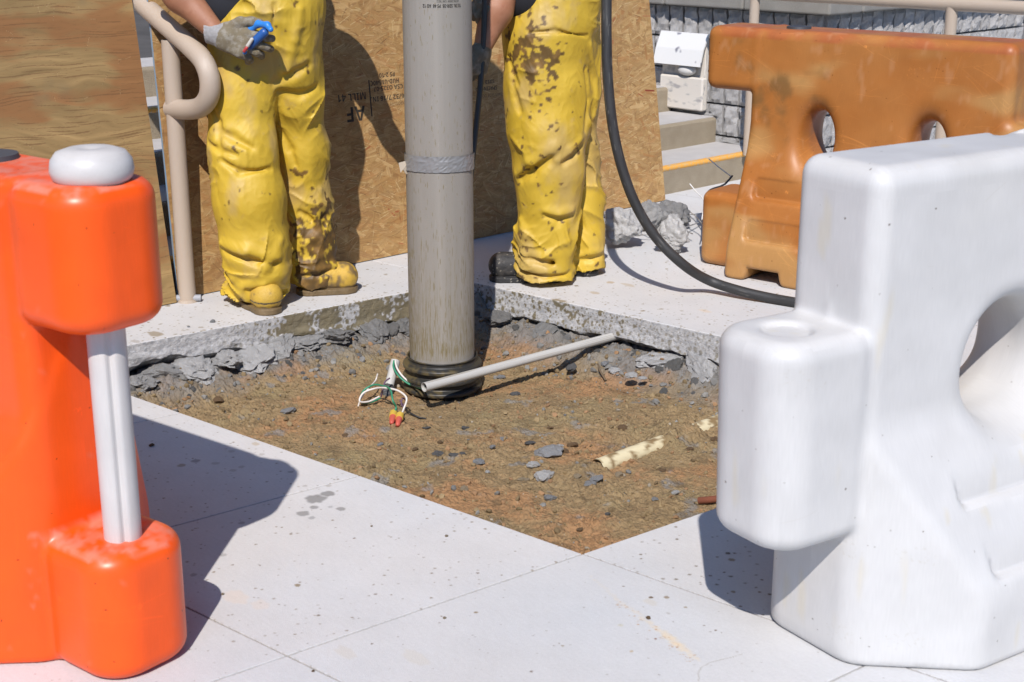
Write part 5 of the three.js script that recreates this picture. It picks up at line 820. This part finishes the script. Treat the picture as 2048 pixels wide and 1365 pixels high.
// ---------------------------------------------------------------- left worker
{
  const z1 = -5.56, z2 = -5.80, zt = -5.70, J = (u, v, z, w) => [at(u, v, z), w * px2m(z)];
  const leg1 = [J(492, 70, zt + 0.06, 76), J(482, 190, z1 - 0.06, 68), J(484, 300, z1 - 0.02, 71), J(498, 400, z1, 74), J(510, 490, z1, 69), J(518, 545, z1 - 0.02, 60), J(503, 580, z1 - 0.06, 48), J(487, 600, z1 - 0.08, 40)];
  const leg2 = [J(575, 60, zt - 0.06, 62), J(588, 190, z2 + 0.06, 60), J(604, 300, z2 + 0.02, 54), J(614, 400, z2, 49), J(620, 480, z2, 49), J(626, 536, z2, 45), J(615, 560, z2 - 0.02, 40)];
  const waist = at(528, -20, zt), chest = V(waist.x - 0.0, 1.45, waist.z - 0.02), neck = V(chest.x + 0.02, 1.56, chest.z + 0.02), headC = V(chest.x + 0.05, 1.70, chest.z + 0.05);
  const shR = V(chest.x - 0.21, 1.47, chest.z + 0.07), shL = V(chest.x + 0.20, 1.47, chest.z - 0.06);
  const wristR = at(437, 70, -5.44), elbR = at(322, -52, -5.52), elbL = V(-0.62, 1.33, -5.68), handL = V(-0.40, 1.42, -5.33);
  const fwd = at(528, 101, -5.40).sub(wristR).normalize(), up = V(-0.1, 0.25, 0.95).addScaledVector(fwd, -fwd.dot(V(-0.1, 0.25, 0.95))).normalize();
  const mudSpots = (x, y, z) => fbm(x * 16, y * 16, z * 16, 4) + 0.35 * n3(x * 55, y * 40, z * 55);
  const gloveColor = (x, y, z) => { const d = Math.hypot(x - wristR.x, y - wristR.y, z - wristR.z), cuff = (x - wristR.x) * fwd.x + (y - wristR.y) * fwd.y + (z - wristR.z) * fwd.z < 0.012 + 0.006 * n3(x * 30, y * 30, z * 30); return cuff ? mix3([0.44, 0.43, 0.42], [0.34, 0.33, 0.32], 0.5 + n3(x * 120, y * 120, z * 120)) : mix3([0.235, 0.195, 0.125], [0.33, 0.30, 0.24], sst(-0.1, 0.35, fbm(x * 50, y * 50, z * 50, 3) + 0.3 * n3(x * 200, y * 200, z * 200))); };
  const t = (a, b, c) => V(a, b, c).normalize();
  const rightV = V(0.95, 0.0, 0.3);
  const hand = handField(wristR, fwd, up, 1.2, [[0.75, 0.8, 0.6], [0.55, 0.7, 0.55], [0.32, 0.55, 0.5], [0.12, 0.38, 0.4]], [t(0.86, 0.42, 0.2), t(0.98, 0.08, 0.0), t(0.95, -0.15, -0.15)], 1, -1);
  const handB = handField(handL.clone().addScaledVector(V(-0.5, -0.1, -0.7).normalize(), 0.09), V(0.55, 0.1, 0.75).normalize(), V(-0.7, 0.2, 0.5).normalize(), 1.04, [[0.3, 0.5, 0.4], [0.3, 0.5, 0.4], [0.3, 0.5, 0.4], [0.3, 0.5, 0.4]], [t(0.4, 0.5, 0.6), t(0.6, 0.4, 0.5), t(0.6, 0.2, 0.5)]);
  worker({
    label: 'person in yellow bib overalls and muddy yellow boots holding a blue tool', base: at(560, 600, -5.65), seed: 2.3, cuff: 0.035,
    creases: [[-0.012, 0.2, [437, 262], [466, 276], [503, 296]], [-0.010, 0.2, [415, 286], [440, 302], [470, 310]], [-0.010, 0.2, [440, 320], [480, 345], [540, 338]], [0.016, 0.35, [444, 488], [492, 506], [553, 515]], [-0.014, 0.1, [446, 502], [495, 521], [550, 527]], [0.014, 0.35, [450, 530], [468, 556], [482, 580]], [0.015, 0.35, [488, 572], [528, 566], [574, 574]], [-0.010, 0.1, [495, 580], [530, 575], [570, 581]], [0.013, 0.4, [560, 480], [530, 535], [500, 565]], [-0.010, 0.2, [425, 220], [436, 245], [436, 300]],
      [-0.014, 0.2, [552, 165], [580, 150], [616, 132]], [-0.012, 0.2, [556, 185], [600, 190], [632, 175]], [-0.007, 0.1, [548, 10], [545, 90], [552, 165]], [0.012, 0.4, [600, 20], [588, 80], [575, 140]], [-0.011, 0.2, [560, 262], [580, 300], [590, 330]], [0.014, 0.35, [604, 546], [632, 540], [668, 531]], [-0.011, 0.15, [604, 553], [632, 549], [664, 543]], [0.013, 0.4, [606, 490], [628, 476], [655, 464]], [-0.010, 0.2, [600, 425], [625, 438], [650, 430]], [0.011, 0.4, [640, 380], [632, 430], [645, 490]]],
    legs: [leg1, leg2], hips: [bone(at(512, 60, zt), 0.185, at(522, -30, zt), 0.185), bone(at(540, -30, zt), 0.18, V(waist.x + 0.03, 1.40, zt), 0.175), bone(at(545, 40, zt + 0.02), 0.17, at(550, 110, zt + 0.02), 0.13), bone(at(570, 20, zt - 0.02), 0.15, at(580, 130, zt), 0.12)],
    bibTop: (x, z) => { const p = at(430, 40, zt).x; const k = (x - p); return k < 0.03 ? 1.10 : k < 0.2 ? 1.115 + 0.9 * Math.max(0, k - 0.045) : 1.34; },
    suitBox: [[at(370, 100, zt).x, 0, -6.05], [at(690, 100, zt).x, 1.45, -5.28]],
    suitColor: (x, y, z) => {
      const a = fbm(x * 5, y * 5, z * 5, 4), s = fbm(x * 22, y * 22, z * 22, 3);
      let c = mix3([0.505, 0.335, 0.024], [0.595, 0.41, 0.042], 0.5 + a); c = mix3(c, [0.44, 0.305, 0.11], 0.75 * sst(-0.02, 0.32, fbm(x * 7 + 9, y * 4, z * 7, 4)));
      c = mix3(c, [0.44, 0.30, 0.08], 0.5 * sst(0.3, 0.5, s));
      const onLeg2 = sst(-0.91, -0.85, x + 0.03 * n3(y * 9, z * 9, 3)) * sst(-5.64, -5.70, z), band = sst(0.62, 0.25, y), m = mudSpots(x, y, z);
      const dirt = onLeg2 * band * 0.50 + onLeg2 * 0.10 * sst(0.3, 0.1, y) + 0.12 * sst(0.2, 0.04, y);
      c = mix3(c, mix3([0.075, 0.038, 0.012], [0.19, 0.10, 0.025], sst(-0.1, 0.4, s)), 0.94 * sst(0.36, 0.5, m + dirt));
      return c;
    },
    shirt: [bone(V(waist.x, 1.22, zt), 0.15, V(chest.x, 1.36, chest.z), 0.165), bone(shR, 0.085, shL, 0.085), bone(shR, 0.08, shR.clone().lerp(elbR, 0.55), 0.068), bone(shL, 0.08, shL.clone().lerp(elbL, 0.55), 0.068), bone(at(455, 8, zt + 0.06), 0.13, at(470, -30, zt + 0.04), 0.15)], shirtPts: [waist, chest, shR, shL, elbR, elbL],
    body: [bone(V(waist.x, 1.05, zt), 0.11, V(chest.x, 1.4, chest.z), 0.13), bone(shR, 0.06, shL, 0.06), bone(V(chest.x, 1.45, chest.z), 0.06, neck, 0.055), bone(neck, 0.055, headC, 0.05), bone(shR, 0.058, elbR, 0.05), bone(elbR, 0.056, elbR.clone().lerp(wristR, 0.35), 0.062), bone(elbR.clone().lerp(wristR, 0.35), 0.062, wristR, 0.034), bone(shL, 0.058, elbL, 0.05), bone(elbL, 0.05, handB.pts[0], 0.03), bone(V(waist.x, 1.05, zt), 0.1, leg1[1][0], 0.08), bone(leg1[1][0], 0.08, leg1[4][0], 0.05), bone(V(waist.x, 1.05, zt), 0.1, leg2[1][0], 0.075), bone(leg2[1][0], 0.075, leg2[4][0], 0.045)],
    bodyPts: [waist, chest, headC, shR, shL, elbR, elbL, wristR, handB.pts[0], leg1[5][0], leg2[5][0]],
    head: headC, face: V(0.75, -0.15, 0.65).normalize(),
    boots: [
      { heel: gp(476, 596), toe: gp(552, 633), h: 0.15, w: 0.060, color: (x, y, z) => { const m = mudSpots(x, y, z); let c = mix3([0.62, 0.40, 0.045], [0.5, 0.33, 0.06], 0.5 + m); const mud = Math.max(0.95 * (1 - sst(0.026, 0.038, y - 0.022 * m)), 0.7 * sst(0.3, 0.5, m)); if (Math.abs(y - 0.05) < 0.0035 && m < 0.3) c = [0.05, 0.045, 0.04]; return mix3(c, mix3([0.10, 0.07, 0.038], [0.17, 0.12, 0.065], 0.5 + m), mud); } },
      { heel: gp(598, 588), toe: gp(712, 582), h: 0.15, w: 0.060, color: (x, y, z) => { const m = mudSpots(x, y, z); const c = mix3([0.60, 0.38, 0.045], [0.45, 0.28, 0.05], 0.5 + m); return mix3(c, mix3([0.09, 0.06, 0.03], [0.16, 0.11, 0.055], 0.5 + m), Math.max(0.95 * (1 - sst(0.03, 0.045, y - 0.025 * m)), sst(-0.05, 0.3, m) * 0.85)); } }],
    hands: [{ ...hand, color: gloveColor }, { ...handB, color: gloveColor }],
  });
  // the blue tool in the right hand: a curved rim with a dark inside
  const c = at(509, 74, -5.405), ax = at(530, 58, -5.40).sub(at(490, 92, -5.40)).normalize();
  const tool = thing('hand_tool', 'blue plastic hand tool held in the dirty glove', 'tool', c.clone());
  const blue = phys({ color: lin(0.03, 0.20, 0.58), roughness: 0.35 });
  const nrm = V(-0.45, 0.35, 0.82); nrm.addScaledVector(ax, -nrm.dot(ax)).normalize(); const side = V().crossVectors(nrm, ax).normalize();
  const P = (a, b, n) => c.clone().addScaledVector(ax, a * 1.25).addScaledVector(side, b * 1.45).addScaledVector(nrm, n * 1.3);
  const Q = P, rimF = chain([[P(-0.052, -0.012, -0.006), 0.0085], [P(-0.03, 0.022, -0.008), 0.011], [P(0.0, 0.03, -0.006), 0.0125], [P(0.03, 0.024, 0), 0.0125], [P(0.052, 0.0, 0.004), 0.012], [P(0.054, -0.018, 0.006), 0.010]], 0.01);
  part(tool, 'rim', sdfMesh(rimF, ...boundsOf([c], 0.09), 0.0032), blue, c);
  part(tool, 'core', sdfMesh(bone(P(-0.03, -0.006, -0.008), 0.015, P(0.03, -0.006, -0.004), 0.017), ...boundsOf([c], 0.07), 0.004), std({ color: lin(0.02, 0.09, 0.30), roughness: 0.4 }), c);
  part(tool, 'pull_tab', sdfMesh(bone(P(-0.03, -0.012, 0.008), 0.007, P(-0.008, -0.008, 0.012), 0.007), ...boundsOf([c], 0.06), 0.003), std({ color: lin(0.5, 0.47, 0.42), roughness: 0.5 }), c);
  part(tool, 'button', sdfMesh(bone(P(-0.048, -0.016, 0.006), 0.006, P(-0.036, -0.016, 0.01), 0.006), ...boundsOf([c], 0.07), 0.003), std({ color: lin(0.45, 0.05, 0.05), roughness: 0.5 }), c);
}
// ---------------------------------------------------------------- right worker
{
  const z1 = -5.95, z2 = -6.10, zt = -6.03, J = (u, v, z, w) => [at(u, v, z), w * px2m(z)];
  const leg1 = [J(1090, 70, zt + 0.06, 86), J(1092, 180, z1 - 0.03, 84), J(1094, 260, z1, 80), J(1098, 340, z1, 72), J(1098, 400, z1, 64), J(1094, 470, z1, 58), J(1092, 530, z1, 56), J(1092, 552, z1, 54)];
  const leg2 = [J(1130, 70, zt - 0.07, 74), J(1140, 200, z2 + 0.02, 58), J(1150, 300, z2, 46), J(1166, 400, z2, 39), J(1170, 480, z2, 38), J(1174, 535, z2, 35), J(1176, 548, z2, 34)];
  const waist = at(1112, -10, zt), chest = V(waist.x - 0.10, 1.45, zt), neck = V(chest.x - 0.04, 1.56, zt), headC = V(chest.x - 0.11, 1.69, zt + 0.02);
  const shN = V(chest.x + 0.0, 1.47, zt + 0.20), shF = V(chest.x - 0.0, 1.47, zt - 0.20);
  const elbN = at(1005, -20, -5.86), wristN = at(965, 96, -5.80), elbF = V(elbN.x - 0.05, elbN.y + 0.1, zt - 0.1), handTip = at(958, 120, -5.74);
  const rodTop = at(972, -90, -5.77), rodHand = at(965, 118, -5.77), rodBot = at(941, 360, -5.72);
  const dir = rodBot.clone().sub(rodHand).normalize();
  const rodEnd = rodHand.clone().addScaledVector(dir, (rodHand.y + 0.22) / -dir.y);
  const fwd = V(-0.25, -0.85, 0.35).normalize(), up0 = V(0.55, 0.1, 0.7), up = up0.addScaledVector(fwd, -up0.dot(fwd)).normalize();
  const t = (a, b, c) => V(a, b, c).normalize();
  const hand = handField(wristN, fwd, up, 1.04, [[0.9, 1.2, 0.8], [0.85, 1.2, 0.8], [0.8, 1.15, 0.8], [0.75, 1.1, 0.8]], [t(-0.6, -0.7, 0.1), t(-0.2, -0.9, -0.1), t(0.1, -0.9, -0.2)]);
  const wristF = rodTop.clone().lerp(rodHand, 0.45).add(V(0.06, 0.02, -0.08));
  const handF = handField(wristF, V(-0.75, -0.35, 0.5).normalize(), V(0.1, 0.8, 0.5).normalize(), 1.04, [[0.8, 1.1, 0.8], [0.8, 1.1, 0.8], [0.8, 1.1, 0.8], [0.8, 1.1, 0.8]], [t(-0.6, -0.4, 0.3), t(-0.6, -0.5, 0.2), t(-0.3, -0.6, 0.2)]);
  const gloveColor = (x, y, z) => mix3([0.20, 0.165, 0.11], [0.29, 0.25, 0.19], sst(-0.1, 0.35, fbm(x * 50, y * 50, z * 50, 3)));
  const black = (x, y, z) => { const m = n3(x * 150, y * 150, z * 150), d = fbm(x * 30, y * 30, z * 30, 3); let c = mix3([0.022, 0.022, 0.023], [0.06, 0.055, 0.05], sst(0, 0.5, d)); return m > 0.45 ? [0.24, 0.22, 0.18] : c; };
  const mudC = at(1066, 108, z1 + 0.15), mudC2 = at(1100, 205, z1 + 0.15);
  worker({
    label: 'person in mud splashed yellow overalls and black boots behind the tall pipe', base: at(1110, 565, -6.03), seed: 7.9, cuff: 0.03,
    creases: [[0.022, 0.35, [1038, 348], [1064, 326], [1108, 294]], [-0.016, 0.1, [1042, 358], [1064, 342], [1100, 318]], [0.014, 0.4, [1094, 424], [1118, 428], [1142, 420]], [-0.011, 0.15, [1090, 432], [1118, 438], [1145, 432]], [0.013, 0.4, [1116, 320], [1138, 300], [1160, 278]], [-0.011, 0.2, [1128, 326], [1150, 308], [1165, 290]], [0.016, 0.35, [1052, 508], [1098, 516], [1150, 506]], [-0.013, 0.1, [1058, 518], [1098, 527], [1148, 518]], [0.015, 0.35, [1046, 530], [1090, 545], [1146, 538]], [-0.010, 0.1, [1040, 537], [1090, 553], [1140, 547]],
      [-0.011, 0.2, [1024, 165], [1030, 195], [1040, 222]], [-0.010, 0.2, [1016, 115], [1024, 145], [1034, 168]], [0.012, 0.4, [1042, 440], [1052, 470], [1048, 500]], [-0.007, 0.1, [1060, 66], [1110, 62], [1175, 72]], [0.012, 0.35, [1158, 512], [1180, 506], [1203, 500]], [-0.010, 0.1, [1158, 522], [1180, 518], [1202, 512]], [0.012, 0.4, [1180, 90], [1190, 160], [1188, 230]], [-0.012, 0.2, [1172, 140], [1178, 200], [1172, 260]], [0.012, 0.4, [1120, 460], [1130, 485], [1150, 495]]],
    legs: [leg1, leg2], hips: [bone(at(1096, 70, zt), 0.19, at(1110, -20, zt), 0.185), bone(at(1112, -20, zt), 0.18, V(waist.x - 0.07, 1.38, zt), 0.17)],
    bibTop: (x, z) => { const k = x - at(1035, 20, zt).x; return 1.155 + clamp(k, -0.05, 0.30) * 0.42; },
    suitBox: [[at(960, 200, zt).x, 0, -6.45], [at(1250, 200, zt).x, 1.42, -5.68]],
    suitColor: (x, y, z) => {
      const a = fbm(x * 5 + 3, y * 5, z * 5, 4), s = fbm(x * 22, y * 22, z * 22, 3), wsh = fbm(x * 6 + 20, y * 3, z * 6, 4);
      let c = mix3([0.505, 0.335, 0.024], [0.59, 0.405, 0.042], 0.5 + a); c = mix3(c, [0.47, 0.33, 0.115], 0.7 * sst(0.0, 0.3, wsh));
      c = mix3(c, [0.45, 0.31, 0.09], 0.5 * sst(0.28, 0.5, s));
      const d1 = Math.hypot((x - mudC.x) * 9, (y - mudC.y) * 8.5), d2 = Math.hypot((x - mudC2.x) * 14, (y - mudC2.y) * 9), m = fbm(x * 17, y * 17, z * 17, 4) + 0.45 * n3(x * 50, y * 50, z * 50);
      const front = sst(mudC.x + 0.22, mudC.x - 0.03, x) * sst(0.95, 0.35, y);
      const w = 0.78 * Math.max(0, 1 - d1 * 0.62) + 0.46 * Math.max(0, 1 - d2 * 0.8) + 0.17 * front;
      c = mix3(c, mix3([0.085, 0.044, 0.016], [0.19, 0.10, 0.03], sst(-0.1, 0.4, s)), 0.92 * sst(0.42, 0.54, m + w));
      return c;
    },
    shirt: [bone(V(waist.x, 1.22, zt), 0.15, V(chest.x, 1.36, zt), 0.165), bone(shN, 0.085, shF, 0.085), bone(shN, 0.08, shN.clone().lerp(elbN, 0.5), 0.068), bone(shF, 0.08, shF.clone().lerp(elbF, 0.5), 0.066), bone(at(1050, -15, zt + 0.08), 0.12, at(1075, -40, zt + 0.05), 0.14)], shirtPts: [waist, chest, shN, shF, elbN, elbF],
    body: [bone(V(waist.x, 1.05, zt), 0.11, V(chest.x, 1.4, zt), 0.13), bone(shN, 0.06, shF, 0.06), bone(V(chest.x, 1.45, zt), 0.06, neck, 0.055), bone(neck, 0.055, headC, 0.05), bone(shN, 0.058, elbN, 0.056), bone(elbN, 0.058, elbN.clone().lerp(wristN, 0.35), 0.066), bone(elbN.clone().lerp(wristN, 0.35), 0.066, wristN, 0.036), bone(shF, 0.056, elbF, 0.05), bone(elbF, 0.05, wristF, 0.03), bone(V(waist.x, 1.0, zt), 0.13, leg1[2][0], 0.085), bone(leg1[2][0], 0.08, leg1[6][0], 0.05), bone(V(waist.x, 1.0, zt), 0.13, leg2[2][0], 0.08), bone(leg2[2][0], 0.07, leg2[5][0], 0.045)],
    bodyPts: [waist, chest, headC, shN, shF, elbN, elbF, wristN, wristF, leg1[6][0], leg2[5][0]],
    head: headC, face: V(-0.92, -0.3, 0.25).normalize(),
    boots: [{ heel: gp(1132, 561), toe: gp(970, 561), h: 0.14, w: 0.058, color: black }, { heel: gp(1198, 549), toe: gp(1080, 548), h: 0.05, w: 0.05, color: black }],
    hands: [{ ...hand, color: gloveColor }, { ...handF, color: gloveColor }],
  });
  const rg = tube([rodTop, rodHand, rodBot, rodEnd], 0.0115, 40, 12);
  single('digging_rod', rg, std({ color: lin(0.035, 0.04, 0.04), roughness: 0.5 }), 'dark thin rod held down behind the tall pipe', 'rod');
}
console.log('people ready');

scene.traverse(o => { if (o.isMesh) { o.castShadow = true; o.receiveShadow = true; } });
renderer.render(scene, camera);
